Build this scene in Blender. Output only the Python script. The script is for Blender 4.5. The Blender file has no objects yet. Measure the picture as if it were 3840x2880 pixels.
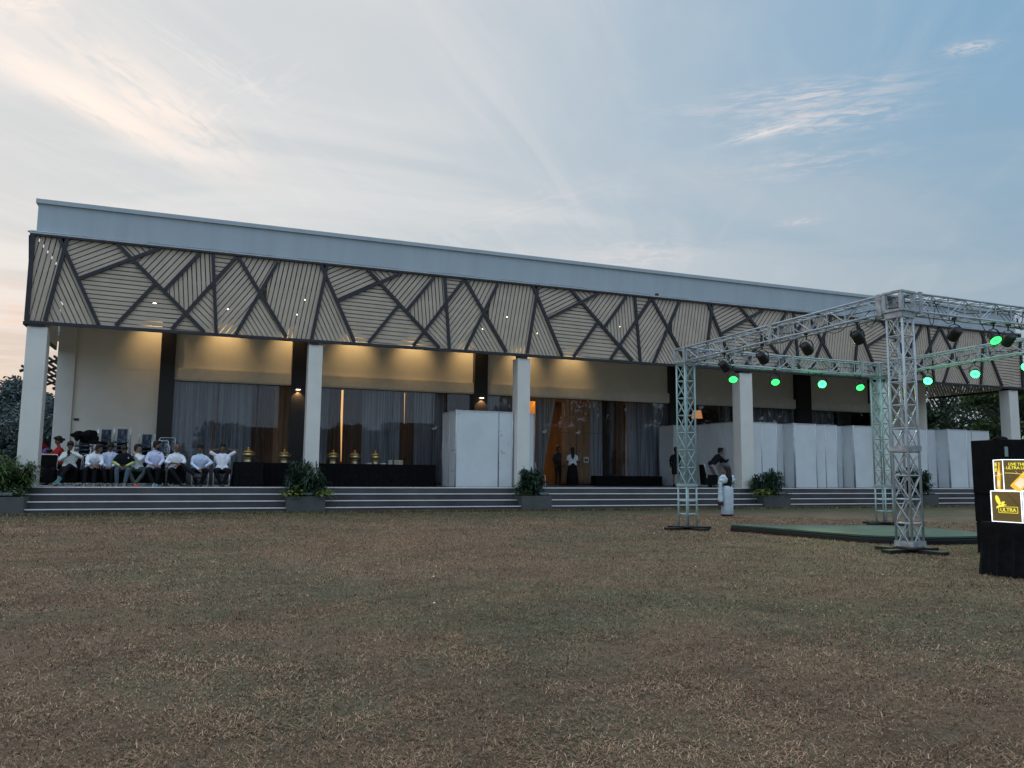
import bpy, math, random, bmesh
import numpy as np
from mathutils import Vector, Matrix, noise
random.seed(7); rng=np.random.default_rng(7)
SC=bpy.context.scene; COL=SC.collection
R=math.radians; PI=math.pi
# ------------------------------------------------------------------ camera
cam=bpy.data.cameras.new('camera'); co=bpy.data.objects.new('camera',cam); COL.objects.link(co); SC.camera=co
cam.sensor_width=36; cam.lens=2950.66/3840*36; cam.clip_end=3000; cam.clip_start=.05
_y,_p,_r=R(21.16),R(6.445),R(.521)
fw=Vector((math.sin(_y)*math.cos(_p),math.cos(_y)*math.cos(_p),math.sin(_p)))
rt=Vector((math.cos(_y),-math.sin(_y),0)); up=rt.cross(fw)
r2=rt*math.cos(_r)+up*math.sin(_r); u2=-rt*math.sin(_r)+up*math.cos(_r)
co.matrix_world=Matrix(((r2.x,u2.x,-fw.x,0),(r2.y,u2.y,-fw.y,0),(r2.z,u2.z,-fw.z,1.265),(0,0,0,1)))
# ------------------------------------------------------------------ view
SC.view_settings.view_transform='Standard'; SC.view_settings.look='None'
SC.view_settings.exposure=0.08; SC.view_settings.gamma=1
try: SC.cycles.max_bounces=8; SC.cycles.transparent_max_bounces=12; SC.cycles.sample_clamp_indirect=4
except Exception: pass
# ------------------------------------------------------------------ world: dusk sky with cirrus
W=bpy.data.worlds.new("World"); SC.world=W; W.use_nodes=True
nt=W.node_tree; nt.nodes.clear()
def N(t,**k):
    n=nt.nodes.new(t)
    for a,b in k.items(): setattr(n,a,b)
    return n
def L(a,b): nt.links.new(a,b)
def val(x):
    n=N('ShaderNodeValue'); n.outputs[0].default_value=x; return n.outputs[0]
def M(op,a,b=None,c=None,clamp=False):
    n=N('ShaderNodeMath',operation=op); n.use_clamp=clamp
    for i,v in enumerate((a,b,c)):
        if v is None: continue
        if isinstance(v,(int,float)): n.inputs[i].default_value=v
        else: L(v,n.inputs[i])
    return n.outputs[0]
def MIX(f,a,b):
    n=N('ShaderNodeMix',data_type='RGBA')
    if isinstance(f,(int,float)): n.inputs[0].default_value=f
    else: L(f,n.inputs[0])
    for s,v in ((6,a),(7,b)):
        if isinstance(v,tuple): n.inputs[s].default_value=(*v,1)
        else: L(v,n.inputs[s])
    return n.outputs[2]
def SS(x,a,b):
    n=N('ShaderNodeMapRange',interpolation_type='SMOOTHSTEP'); L(x,n.inputs[0])
    n.inputs[1].default_value=a; n.inputs[2].default_value=b; return n.outputs[0]
tc=N('ShaderNodeTexCoord'); sx=N('ShaderNodeSeparateXYZ'); L(tc.outputs['Generated'],sx.inputs[0])
dx,dy,dz=sx.outputs
sunaz=-38.0
# azimuth warmth: 1 towards the sunset (left), 0 away from it
az=M('ADD',M('MULTIPLY',dx,math.sin(R(sunaz))),M('MULTIPLY',dy,math.cos(R(sunaz))))
az=M('DIVIDE',az,M('SQRT',M('MAXIMUM',M('SUBTRACT',1.0,M('MULTIPLY',dz,dz)),.05)))
warm=SS(az,-.12,.86)
hi=SS(dz,.0,.55)
cool=MIX(hi,(.31,.38,.44),(.20,.37,.54))
hot=MIX(SS(dz,.02,.30),(.50,.42,.40),(.585,.605,.62))
base=MIX(warm,cool,hot)
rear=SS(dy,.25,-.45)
base=MIX(rear,base,MIX(SS(dz,0,.6),(.44,.58,.74),(.38,.54,.78)))  # unseen sky behind the camera, raised to light the scene
# cloud layer coordinates
zz=M('MAXIMUM',dz,.02); qx=M('DIVIDE',dx,zz); qy=M('DIVIDE',dy,zz)
def streak(cx,cy,ang,a,b,sc,lo,hi_,seed):
    ca,sa=math.cos(ang),math.sin(ang)
    ux=M('SUBTRACT',qx,cx); uy=M('SUBTRACT',qy,cy)
    u=M('ADD',M('MULTIPLY',ux,ca),M('MULTIPLY',uy,sa)); v=M('SUBTRACT',M('MULTIPLY',uy,ca),M('MULTIPLY',ux,sa))
    g=M('ADD',M('POWER',M('ABSOLUTE',M('DIVIDE',u,a)),2.0),M('POWER',M('ABSOLUTE',M('DIVIDE',v,b)),2.0))
    g=M('EXPONENT',M('MULTIPLY',g,-1.0))
    cb=N('ShaderNodeCombineXYZ'); L(M('DIVIDE',u,a),cb.inputs[0]); L(M('DIVIDE',v,b),cb.inputs[1]); cb.inputs[2].default_value=seed
    nz=N('ShaderNodeTexNoise'); nz.inputs['Scale'].default_value=sc; nz.inputs['Detail'].default_value=7; nz.inputs['Roughness'].default_value=.62; nz.inputs['Distortion'].default_value=.5
    L(cb.outputs[0],nz.inputs['Vector'])
    return M('MULTIPLY',g,SS(nz.outputs[0],lo,hi_))
def addcloud(c,m,col,k): return MIX(M('MULTIPLY',m,k,clamp=True),c,col)
CL=[]  # filled from image measurements converted to cloud-plane coordinates
P_=(1.06,.88,.76); Q_=(.66,.62,.63); V_=(.86,.80,.76)
CL=[(-.328,2.362,.918,.40,.095,1.7,.22,.52,1.3,P_,.82),(-.165,2.28,1.041,.40,.12,2.2,.30,.60,4.1,P_,.6),(-.415,1.873,2.259,.10,.06,1.5,.3,.6,7.7,P_,.6),
 (-.014,2.016,.771,.25,.05,2.5,.42,.68,2.2,V_,.5),(-.022,2.267,2.009,.36,.10,2.6,.45,.7,9.1,V_,.4),
 (1.418,1.589,-.672,.26,.075,2.6,.40,.66,3.3,Q_,.8),(1.493,1.782,-1.094,.12,.032,2.0,.32,.6,5.5,(.80,.74,.72),.9),(1.56,1.66,-.6,.20,.10,2.6,.42,.66,6.1,Q_,.8),
 (1.749,1.948,-.805,.24,.13,2.2,.42,.72,8.2,Q_,.5),(1.798,3.12,-.031,.26,.26,3.2,.38,.66,11.,Q_,.8),(1.622,1.24,-.677,.05,.03,2.0,.35,.6,12.,Q_,.7),
 (2.147,2.415,-1.0,.075,.05,2.0,.35,.6,13.,Q_,.5),(1.05,2.76,2.018,.4,.12,2.,.4,.7,15.,(.72,.66,.66),.5),(-1.181,5.738,1.892,.9,.4,1.5,.4,.7,16.,(.78,.50,.42),.7)]
sky=base
# overall thin veil
cb=N('ShaderNodeCombineXYZ'); L(M('MULTIPLY',qx,.55),cb.inputs[0]); L(M('MULTIPLY',qy,.9),cb.inputs[1])
nz=N('ShaderNodeTexNoise'); nz.inputs['Scale'].default_value=1.1; nz.inputs['Detail'].default_value=5; nz.inputs['Distortion'].default_value=.8; L(cb.outputs[0],nz.inputs['Vector'])
veil=M('MULTIPLY',SS(nz.outputs[0],.40,.62),M('MULTIPLY',SS(dz,.03,.2),M('MULTIPLY_ADD',warm,.45,.30)))
sky=MIX(veil,sky,MIX(warm,(.42,.48,.54),(.74,.72,.71)))
st=N('ShaderNodeTexSky',sky_type='NISHITA'); st.sun_disc=False; st.sun_elevation=R(2.0); st.sun_rotation=R(sunaz); st.dust_density=2.0
sk=N('ShaderNodeVectorMath',operation='SCALE'); L(st.outputs[0],sk.inputs[0]); sk.inputs['Scale'].default_value=1.2
cb2=N('ShaderNodeCombineXYZ'); L(M('ADD',M('MULTIPLY',qx,.5),M('MULTIPLY',qy,.35)),cb2.inputs[0]); L(M('SUBTRACT',M('MULTIPLY',qy,1.5),M('MULTIPLY',qx,2.0)),cb2.inputs[1]); cb2.inputs[2].default_value=4.2
nz3=N('ShaderNodeTexNoise'); nz3.inputs['Scale'].default_value=1.5; nz3.inputs['Detail'].default_value=8; nz3.inputs['Roughness'].default_value=.6; nz3.inputs['Distortion'].default_value=1.2; L(cb2.outputs[0],nz3.inputs['Vector'])
wisp=M('MULTIPLY',SS(nz3.outputs[0],.45,.75),M('MULTIPLY',SS(dz,.08,.25),M('MULTIPLY_ADD',warm,.14,.05)))
sky=MIX(wisp,sky,(.86,.80,.77))
for (cx,cy,ang,a,b,sc,lo,h_,seed,col,k) in CL: sky=addcloud(sky,streak(cx,cy,ang,a,b,sc,lo,h_,seed),col,k)
sky=MIX(SS(dz,.66,.86),sky,(1.45,1.72,2.05))   # overhead sky out of view, brightened to light the ground and facade
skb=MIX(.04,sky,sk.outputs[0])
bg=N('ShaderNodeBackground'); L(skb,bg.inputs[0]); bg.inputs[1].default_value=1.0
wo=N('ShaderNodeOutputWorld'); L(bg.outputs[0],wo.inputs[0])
# the sun has just gone: a very weak broad low light from the sunset side
sl=bpy.data.lights.new('sun','SUN'); sl.energy=.22; sl.angle=R(14); sl.color=(1,.78,.6)
so=bpy.data.objects.new('sun',sl); COL.objects.link(so)
_e=R(4); sd=Vector((math.sin(R(sunaz))*math.cos(_e),math.cos(R(sunaz))*math.cos(_e),math.sin(_e)))
so.rotation_euler=(-sd).to_track_quat('-Z','Y').to_euler(); so.location=(-60,60,30)

# ------------------------------------------------------------------ materials
MATS={}
def mat(name,col,rough=.7,metal=0,var=.12,scale=6,bump=0,bscale=40,spec=.4,emit=None,estr=0,col2=None,stretch=(1,1,1),lo=.35,hi=.65):
    if name in MATS: return MATS[name]
    m=bpy.data.materials.new(name); m.use_nodes=True; t=m.node_tree; b=t.nodes['Principled BSDF']
    b.inputs['Roughness'].default_value=rough; b.inputs['Metallic'].default_value=metal
    b.inputs['Specular IOR Level'].default_value=spec
    tc=t.nodes.new('ShaderNodeTexCoord'); mp=t.nodes.new('ShaderNodeMapping'); mp.inputs['Scale'].default_value=stretch
    t.links.new(tc.outputs['Object'],mp.inputs[0])
    nz=t.nodes.new('ShaderNodeTexNoise'); nz.inputs['Scale'].default_value=scale; nz.inputs['Detail'].default_value=6; nz.inputs['Roughness'].default_value=.6
    t.links.new(mp.outputs[0],nz.inputs['Vector'])
    mr=t.nodes.new('ShaderNodeMapRange'); mr.inputs[1].default_value=lo; mr.inputs[2].default_value=hi
    t.links.new(nz.outputs[0],mr.inputs[0])
    mx=t.nodes.new('ShaderNodeMix'); mx.data_type='RGBA'; t.links.new(mr.outputs[0],mx.inputs[0])
    c2=col2 if col2 else tuple(min(1,c*(1+var)) for c in col)
    c1=col if col2 else tuple(c*(1-var) for c in col)
    mx.inputs[6].default_value=(*c1,1); mx.inputs[7].default_value=(*c2,1)
    t.links.new(mx.outputs[2],b.inputs['Base Color'])
    if bump:
        n2=t.nodes.new('ShaderNodeTexNoise'); n2.inputs['Scale'].default_value=bscale; n2.inputs['Detail'].default_value=4
        t.links.new(mp.outputs[0],n2.inputs['Vector'])
        bp=t.nodes.new('ShaderNodeBump'); bp.inputs['Strength'].default_value=bump; bp.inputs['Distance'].default_value=.02
        t.links.new(n2.outputs[0],bp.inputs['Height']); t.links.new(bp.outputs[0],b.inputs['Normal'])
    if emit:
        b.inputs['Emission Color'].default_value=(*emit,1); b.inputs['Emission Strength'].default_value=estr
    MATS[name]=m; return m
# ------------------------------------------------------------------ mesh builder
class MB:
    def __init__(s): s.v=[]; s.f=[]
    def add(s,vs,fs):
        o=len(s.v); s.v+= [tuple(p) for p in vs]; s.f+=[tuple(i+o for i in f) for f in fs]; return s
    def box(s,x0,x1,y0,y1,z0,z1):
        return s.add([(x0,y0,z0),(x1,y0,z0),(x1,y1,z0),(x0,y1,z0),(x0,y0,z1),(x1,y0,z1),(x1,y1,z1),(x0,y1,z1)],
          [(0,3,2,1),(4,5,6,7),(0,1,5,4),(1,2,6,5),(2,3,7,6),(3,0,4,7)])
    def obox(s,c,ax,ay,az):
        c,ax,ay,az=map(Vector,(c,ax,ay,az)); p=[c+ax*i+ay*j+az*k for k in(-1,1) for i,j in((-1,-1),(1,-1),(1,1),(-1,1))]
        return s.add(p,[(0,3,2,1),(4,5,6,7),(0,1,5,4),(1,2,6,5),(2,3,7,6),(3,0,4,7)])
    def bar(s,a,b,w,h,up=(0,0,1)):
        a,b=Vector(a),Vector(b); d=(b-a); l=d.length; d.normalize(); u=Vector(up)
        if abs(d.dot(u))>.98: u=Vector((0,1,0))
        r=d.cross(u).normalized(); u=r.cross(d).normalized()
        return s.obox((a+b)/2,d*l/2,r*w/2,u*h/2)
    def tube(s,pts,r,n=8,r2=None,cap=True,closed=False):
        pts=[Vector(p) for p in pts]; k=len(pts); rr=[r+(0 if r2 is None else (r2-r)*i/(k-1)) for i in range(k)] if not isinstance(r,(list,tuple)) else list(r)
        vs=[];fs=[];ref=None
        for i,p in enumerate(pts):
            if closed: d=pts[(i+1)%k]-pts[i-1]
            else: d=pts[min(i+1,k-1)]-pts[max(i-1,0)]
            if d.length<1e-9: d=Vector((0,0,1))
            d.normalize()
            if ref is None:
                ref=Vector((0,0,1)) if abs(d.z)<.9 else Vector((1,0,0))
            u=(ref-d*ref.dot(d)).normalized(); ref=u; w=d.cross(u)
            for j in range(n):
                a=2*PI*j/n; vs.append(p+(u*math.cos(a)+w*math.sin(a))*rr[i])
        for i in range(k if closed else k-1):
            q=(i+1)%k
            for j in range(n): fs.append((i*n+j,i*n+(j+1)%n,q*n+(j+1)%n,q*n+j))
        if cap and not closed: fs.append(tuple(range(n))[::-1]); fs.append(tuple((k-1)*n+j for j in range(n)))
        return s.add(vs,fs)
    def capsule(s,a,b,ra,rb,n=10):
        a,b=Vector(a),Vector(b); d=b-a; l=max(d.length,1e-5); d=d/l
        pts=[];rs=[]
        for t in (-1,-.8,-.45): pts.append(a+d*ra*t); rs.append(ra*math.sqrt(max(1e-4,1-t*t)))
        pts.append(a);rs.append(ra); pts.append(b);rs.append(rb)
        for t in (.45,.8,1): pts.append(b+d*rb*t); rs.append(rb*math.sqrt(max(1e-4,1-t*t)))
        return s.tube(pts,rs,n)
    def ell(s,c,rx,ry,rz,m=None,n=12,k=8):
        c=Vector(c); vs=[];fs=[]
        for i in range(k+1):
            th=PI*i/k
            for j in range(n):
                ph=2*PI*j/n; p=Vector((rx*math.sin(th)*math.cos(ph),ry*math.sin(th)*math.sin(ph),rz*math.cos(th)))
                if i in (0,k): p=Vector((rx*.01*math.cos(ph),ry*.01*math.sin(ph),rz*math.cos(th)))
                vs.append(c+(m@p if m else p))
        for i in range(k):
            for j in range(n): fs.append((i*n+j,(i+1)*n+j,(i+1)*n+(j+1)%n,i*n+(j+1)%n))
        fs.append(tuple(range(n))); fs.append(tuple(k*n+j for j in range(n))[::-1])
        return s.add(vs,fs)
    def lathe(s,prof,c=(0,0,0),n=24):
        c=Vector(c); vs=[];fs=[]
        for r,z in prof:
            for j in range(n): a=2*PI*j/n; vs.append(c+Vector((r*math.cos(a),r*math.sin(a),z)))
        for i in range(len(prof)-1):
            for j in range(n): fs.append((i*n+j,i*n+(j+1)%n,(i+1)*n+(j+1)%n,(i+1)*n+j))
        fs.append(tuple(range(n))[::-1]); fs.append(tuple((len(prof)-1)*n+j for j in range(n)))
        return s.add(vs,fs)
    def prism(s,poly,axis,lo,hi):
        # poly: 2D points; axis 'y' -> (x,z) extruded in y ; 'z' -> (x,y) extruded in z
        n=len(poly); A=[];B=[]
        ar=sum(poly[i][0]*poly[(i+1)%n][1]-poly[(i+1)%n][0]*poly[i][1] for i in range(n))
        if ar<0: poly=poly[::-1]
        for a,b in poly:
            if axis=='y': A.append((a,lo,b)); B.append((a,hi,b))
            elif axis=='x': A.append((lo,a,b)); B.append((hi,a,b))
            else: A.append((a,b,lo)); B.append((a,b,hi))
        sd=[(i,(i+1)%n,n+(i+1)%n,n+i) for i in range(n)]
        fs=[tuple(range(n)),tuple(range(2*n-1,n-1,-1))]+[f[::-1] for f in sd]
        if axis in('z','x'): fs=[f[::-1] for f in fs]
        return s.add(A+B,fs)
    def build(s,name,m,parent=None,smooth=False,loc=None,bevel=0,solid=0):
        me=bpy.data.meshes.new(name); me.from_pydata(s.v,[],s.f); me.validate(); me.update()
        return finish(name,me,m,parent,smooth,loc,bevel,solid)
def finish(name,me,m,parent=None,smooth=False,loc=None,bevel=0,solid=0):
    o=bpy.data.objects.new(name,me); COL.objects.link(o)
    if m: me.materials.append(m)
    if parent: o.parent=parent
    if loc: o.location=loc
    if smooth: me.polygons.foreach_set('use_smooth',[True]*len(me.polygons))
    if bevel:
        b=o.modifiers.new('bevel','BEVEL'); b.width=bevel; b.segments=2; b.limit_method='ANGLE'
    if solid:
        b=o.modifiers.new('solid','SOLIDIFY'); b.thickness=solid; b.offset=0
    return o
def tag(o,label=None,cat=None,group=None,kind=None):
    if label: o['label']=label
    if cat: o['category']=cat
    if group: o['group']=group
    if kind: o['kind']=kind
    return o
def empty(name,loc=(0,0,0),rz=0,label=None,cat=None,group=None,kind=None):
    o=bpy.data.objects.new(name,None); COL.objects.link(o); o.location=loc; o.rotation_euler=(0,0,rz); o.empty_display_size=.1
    return tag(o,label,cat,group,kind)
def children(o): return [c for c in ALLC.get(o.name,[])]
def dup(root,loc,rz=0,label=None,group=None):
    def cp(o,par):
        c=o.copy(); COL.objects.link(c); c.parent=par
        for ch in [x for x in bpy.data.objects if x.parent==o]: cp(ch,c)
        return c
    r=cp(root,None); r.location=loc; r.rotation_euler=(0,0,rz)
    if label: r['label']=label
    if group: r['group']=group
    return r
# ------------------------------------------------------------------ setting: lawn
def vnoise(x,y,s,seed=0):
    xi=np.floor(x*s).astype(np.int64); yi=np.floor(y*s).astype(np.int64); fx=x*s-xi; fy=y*s-yi
    fx=fx*fx*(3-2*fx); fy=fy*fy*(3-2*fy)
    def h(a,b):
        n=(a*374761393+b*668265263+seed*974711)&0xffffffff; n=((n^(n>>13))*1274126177)&0xffffffff; return ((n^(n>>16))&0xffff)/65535.
    return (h(xi,yi)*(1-fx)+h(xi+1,yi)*fx)*(1-fy)+(h(xi,yi+1)*(1-fx)+h(xi+1,yi+1)*fx)*fy
def lawn_mat():
    m=bpy.data.materials.new('dry_lawn'); m.use_nodes=True; t=m.node_tree; b=t.nodes['Principled BSDF']; b.inputs['Roughness'].default_value=.95; b.inputs['Specular IOR Level'].default_value=.1
    tc=t.nodes.new('ShaderNodeTexCoord')
    def nz(sc,det=6,st=None,rough=.6):
        n=t.nodes.new('ShaderNodeTexNoise'); n.inputs['Scale'].default_value=sc; n.inputs['Detail'].default_value=det; n.inputs['Roughness'].default_value=rough
        t.links.new(tc.outputs['Object'],n.inputs['Vector']); return n.outputs[0]
    def mr(x,a,b_):
        n=t.nodes.new('ShaderNodeMapRange'); n.interpolation_type='SMOOTHSTEP'; n.inputs[1].default_value=a; n.inputs[2].default_value=b_; t.links.new(x,n.inputs[0]); return n.outputs[0]
    def mx(f,a,b_,bt='MIX'):
        n=t.nodes.new('ShaderNodeMix'); n.data_type='RGBA'; n.blend_type=bt
        if isinstance(f,float): n.inputs[0].default_value=f
        else: t.links.new(f,n.inputs[0])
        for s,v in((6,a),(7,b_)):
            if isinstance(v,tuple): n.inputs[s].default_value=(*v,1)
            else: t.links.new(v,n.inputs[s])
        return n.outputs[2]
    c=mx(mr(nz(.35,4),.4,.6),(.180,.122,.078),(.168,.122,.076))
    c=mx(mr(nz(.16,5),.46,.58),c,(.105,.105,.062))
    c=mx(mr(nz(1.1,6,rough=.7),.45,.62),c,mx(.55,c,(.07,.05,.035)))
    # greener near the terrace
    sp=t.nodes.new('ShaderNodeSeparateXYZ'); t.links.new(tc.outputs['Object'],sp.inputs[0])
    ad=t.nodes.new('ShaderNodeMath'); ad.operation='MULTIPLY_ADD'; t.links.new(nz(.9,5),ad.inputs[0]); ad.inputs[1].default_value=6.0; t.links.new(sp.outputs[1],ad.inputs[2])
    c=mx(mr(ad.outputs[0],22.5,27.5),c,(.050,.066,.030))
    c=mx(mr(nz(9,8,rough=.75),.42,.68),c,mx(.5,c,(.20,.165,.125)))
    c=mx(mr(nz(23,8,rough=.8),.52,.70),c,(.035,.030,.022))
    t.links.new(c,b.inputs['Base Color'])
    bp=t.nodes.new('ShaderNodeBump'); bp.inputs['Strength'].default_value=.8; bp.inputs['Distance'].default_value=.03; t.links.new(nz(30,8,rough=.8),bp.inputs['Height']); t.links.new(bp.outputs[0],b.inputs['Normal'])
    return m
g=MB(); g.add([(-700,-700,0),(700,-700,0),(700,900,0),(-700,900,0)],[(0,1,2,3)])
tag(g.build('lawn',lawn_mat()),'wide mown lawn of dry brown grass','lawn',kind='structure')
def grass_blades():
    P=[];
    # density falls with distance; camera looks towards +Y/+X
    n0=800000
    r=2.3+(rng.random(n0)**1.25)*23.0
    a=R(21.16)+(rng.random(n0)-.5)*R(80)
    x=r*np.sin(a); y=r*np.cos(a)
    ok=(y<24.75)
    # strip along the terrace foot
    ns=26000; xs=rng.random(ns)*42-6; ys=24.80-np.abs(rng.normal(0,.22,ns)); 
    x=np.concatenate([x[ok],xs]); y=np.concatenate([y[ok],ys]); strip=np.concatenate([np.zeros(ok.sum(),bool),np.ones(ns,bool)])
    r=np.hypot(x,y); n=len(x)
    dens=vnoise(x,y,2.3,5)*.5+vnoise(x,y,6.,6)*.5
    keep=(rng.random(n)<(.35+dens*.9))|strip; x,y,r,strip=x[keep],y[keep],r[keep],strip[keep]; n=len(x)
    big=vnoise(x,y,.28,1); mid=vnoise(x,y,1.3,2); tuft=vnoise(x,y,5.,3)
    green=np.clip((big*.62+mid*.38-.52)*5.5,0,1); rust=np.clip((vnoise(x,y,.5,11)*.6+vnoise(x,y,1.7,12)*.4-.5)*4,0,1)[:,None]; green=np.maximum(green,np.clip((y+ (mid-.5)*3-22.2)/2.0,0,1))
    L_=(.012+.018*rng.random(n)+.018*(rng.random(n)<.10))*(1+r*.022)*(.75+.5*tuft)
    L_=np.where(strip,.05+.05*rng.random(n),L_)
    w=(.0009+.0009*rng.random(n))*(1+r*.12)
    h=rng.random(n)*2*PI; el=np.clip(np.abs(rng.normal(.18,.38,n)),.03,1.35); el=np.where(strip,.6+.8*rng.random(n),el)
    dxy=np.stack([np.cos(h)*np.cos(el),np.sin(h)*np.cos(el),np.sin(el)],1)*L_[:,None]
    sd=np.stack([-np.sin(h),np.cos(h),np.zeros(n)],1)*w[:,None]
    b=np.stack([x,y,np.full(n,.002)+.012*rng.random(n)*(el<.5)],1)
    mid_=b+dxy*.55+np.array([0,0,1.])*(L_*.10)[:,None]
    tip=b+dxy
    V=np.stack([b-sd,b+sd,mid_+sd*.8,mid_-sd*.8,tip],1).reshape(-1,3)
    me=bpy.data.meshes.new('grass'); me.vertices.add(5*n); me.vertices.foreach_set('co',V.ravel())
    lp=np.stack([np.arange(n)*5+k for k in (0,1,2,3,3,2,4)],1).ravel()
    me.loops.add(7*n); me.loops.foreach_set('vertex_index',lp)
    me.polygons.add(2*n); me.polygons.foreach_set('loop_start',np.stack([np.arange(n)*7,np.arange(n)*7+4],1).ravel())
    me.update(calc_edges=True)
    pal_dry=np.array([(.33,.235,.165),(.22,.15,.10),(.44,.345,.26),(.12,.078,.05),(.26,.155,.11),(.19,.145,.10)])
    pal_gr=np.array([(.10,.10,.05),(.14,.135,.07),(.075,.08,.042),(.19,.17,.09)])
    cd=pal_dry[rng.choice(6,n,p=[.22,.25,.06,.23,.12,.12])]*(.62+.46*tuft[:,None])*(.82+.36*mid[:,None]); cg=pal_gr[rng.integers(0,4,n)]*(.6+.6*tuft[:,None]); cd=cd*np.array([1.10,1.0,.88])*(1+rust*np.array([.10,-.05,-.10])); cd=cd*(.80+.4*vnoise(x,y,.8,14)[:,None])
    pg=(rng.random(n)<(.08+.62*green))[:,None]
    c=np.where(pg,cg,cd)
    c=c*(.8+.4*rng.random(n)[:,None]); c=np.concatenate([c,np.ones((n,1))],1)
    at=me.color_attributes.new('tint','FLOAT_COLOR','POINT'); at.data.foreach_set('color',np.repeat(c,5,axis=0).ravel())
    m=bpy.data.materials.new('grass_blade'); m.use_nodes=True; t=m.node_tree; bs=t.nodes['Principled BSDF']; bs.inputs['Roughness'].default_value=.8; bs.inputs['Specular IOR Level'].default_value=.15
    an=t.nodes.new('ShaderNodeAttribute'); an.attribute_name='tint'; t.links.new(an.outputs['Color'],bs.inputs['Base Color'])
    o=finish('grass',me,m); tag(o,'short dry grass blades, tan and brown with green patches','grass',kind='stuff')
grass_blades()
lb=MB()
for _ in range(46):
    r_=6+rng.random()*20; a_=R(21)+(rng.random()-.5)*R(64); x_,y_=r_*math.sin(a_),r_*math.cos(a_)
    if y_>24.6: continue
    s_=.006+.010*rng.random(); t_=rng.random()*6; 
    lb.obox((x_,y_,.022),Vector((math.cos(t_),math.sin(t_),.2))*s_,Vector((-math.sin(t_),math.cos(t_),.1))*s_*.6,Vector((0,0,.0015)))
tag(lb.build('litter',mat('paper_scrap',(.62,.6,.55))),'tiny pale scraps and petals scattered on the lawn','litter',kind='stuff')
# ------------------------------------------------------------------ terrace with steps
FZ=.755; X0,X1=-5.15,36.6
m_step=mat('dark_stone',(.066,.060,.060),rough=.55,var=.22,scale=1.3,bump=.15,bscale=60)
m_nose=mat('white_nosing',(.80,.80,.80),rough=.5,var=.06)
m_floor=mat('terrace_stone',(.085,.08,.078),rough=.45,var=.2,scale=1.0)
ter=empty('terrace',(0,0,0),0,'dark stone terrace with four long white edged steps','terrace',kind='structure')
b=MB(); b.box(X0,X1,25.8,31.0,0,FZ-.004); b.build('terrace_floor',m_floor,ter)
zs=[.165,.362,.560]; ys=[24.84,25.16,25.48]
for z_,y_,y2 in zip(zs,ys,[25.16,25.48,25.8]):
    b=MB(); b.box(X0+.0,X1,y_,y2-.001,0,z_-.004); b.build('step',m_step,ter,bevel=.004)
for z_,y_ in zip(zs+[FZ],ys+[25.8]):
    b=MB(); b.box(X0,X1,y_-.012,y_+.045,z_-.026,z_+.003); b.build('nosing',m_nose,ter)
b=MB()
for k in range(26): x_=X0+1.6*k+.4; b.box(x_,x_+.006,25.7985,25.7995,.57,.725)
for k in range(26): x_=X0+1.6*k+.9; b.box(x_,x_+.006,25.4785,25.4795,.37,.53)
for k in range(26): x_=X0+1.6*k+.2; b.box(x_,x_+.006,25.1585,25.1595,.17,.335)
b.build('tile_joint',mat('joint_grey',(.11,.11,.115)),ter)
# ------------------------------------------------------------------ event hall
YB=31.2; YF=25.8; CZ=7.0
m_white=mat('cream_paint',(.74,.72,.66),rough=.6,var=.05,scale=1.2,bump=.04)
m_par=mat('grey_white_paint',(.40,.46,.49),rough=.65,var=.045,scale=1.3,stretch=(2.2,1,.25))
m_beige=mat('beige_wall',(.84,.78,.68),rough=.75,var=.05,scale=.8,bump=.05)
m_blk=mat('black_panel',(.013,.0115,.011),rough=.35,var=.3,scale=3,stretch=(1,1,8))
m_frame=mat('dark_bronze',(.026,.025,.032),rough=.45,var=.2)
m_slat=mat('beige_slat',(.51,.43,.335),rough=.6,var=.08,scale=2.2)
m_ceil=mat('ceiling_paint',(.42,.38,.31),rough=.8,var=.05)
m_lint=mat('lintel_beige',(.82,.75,.63),rough=.7,var=.06,scale=3)
hall=empty('event_hall',(0,0,0),0,'long single storey event hall with slatted lattice fascia and tall glazed front','building')
XL,XR=-5.0,35.9
WG=4.57; WB=.85
PIL=[(-1.69,-1.2),(2.93,3.48),(10.31,10.88),(19.8,20.5),(27.06,27.93),(31.88,32.82)]
BAY=[(-1.2,2.93),(3.48,10.31),(10.88,19.8),(20.5,27.06),(27.93,31.88)]
# walls (rear plane) above windows and solid ends
b=MB(); b.box(-4.43,-1.69,YB,YB+.25,FZ-.3,4.84); b.box(-4.43,-1.69,YB+.012,YB+.25,4.84,4.86); b.box(-4.43,-1.69,YB,YB+.25,4.86,CZ+.2)
for a,c in BAY: b.box(a,c,YB,YB+.25,WG+.4,CZ+.2)
b.box(32.82,34.07,YB,YB+.25,FZ-.3,CZ+.2)
b.build('wall',m_beige,hall)
b=MB(); b.box(-4.98,-4.43,YB-.10,YB+14,0,CZ); b.build('corner_pier',m_white,hall)
b=MB(); b.box(34.07,35.85,YB-.06,YB+14,0,CZ); b.build('corner_pier',m_beige,hall)
for a,c in PIL:
    b=MB(); b.box(a,c,YB-.28,YB+.02,FZ-.02,CZ+.1); b.build('pilaster',m_blk,hall)
for a,c in BAY:
    b=MB(); b.box(a+.003,c-.003,YB-.16,YB-.002,WG,WG+.41); b.box(a+.003,c-.003,YB-.13,YB-.002,WG-.05,WG-.001); b.build('lintel',m_lint,hall)
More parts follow.
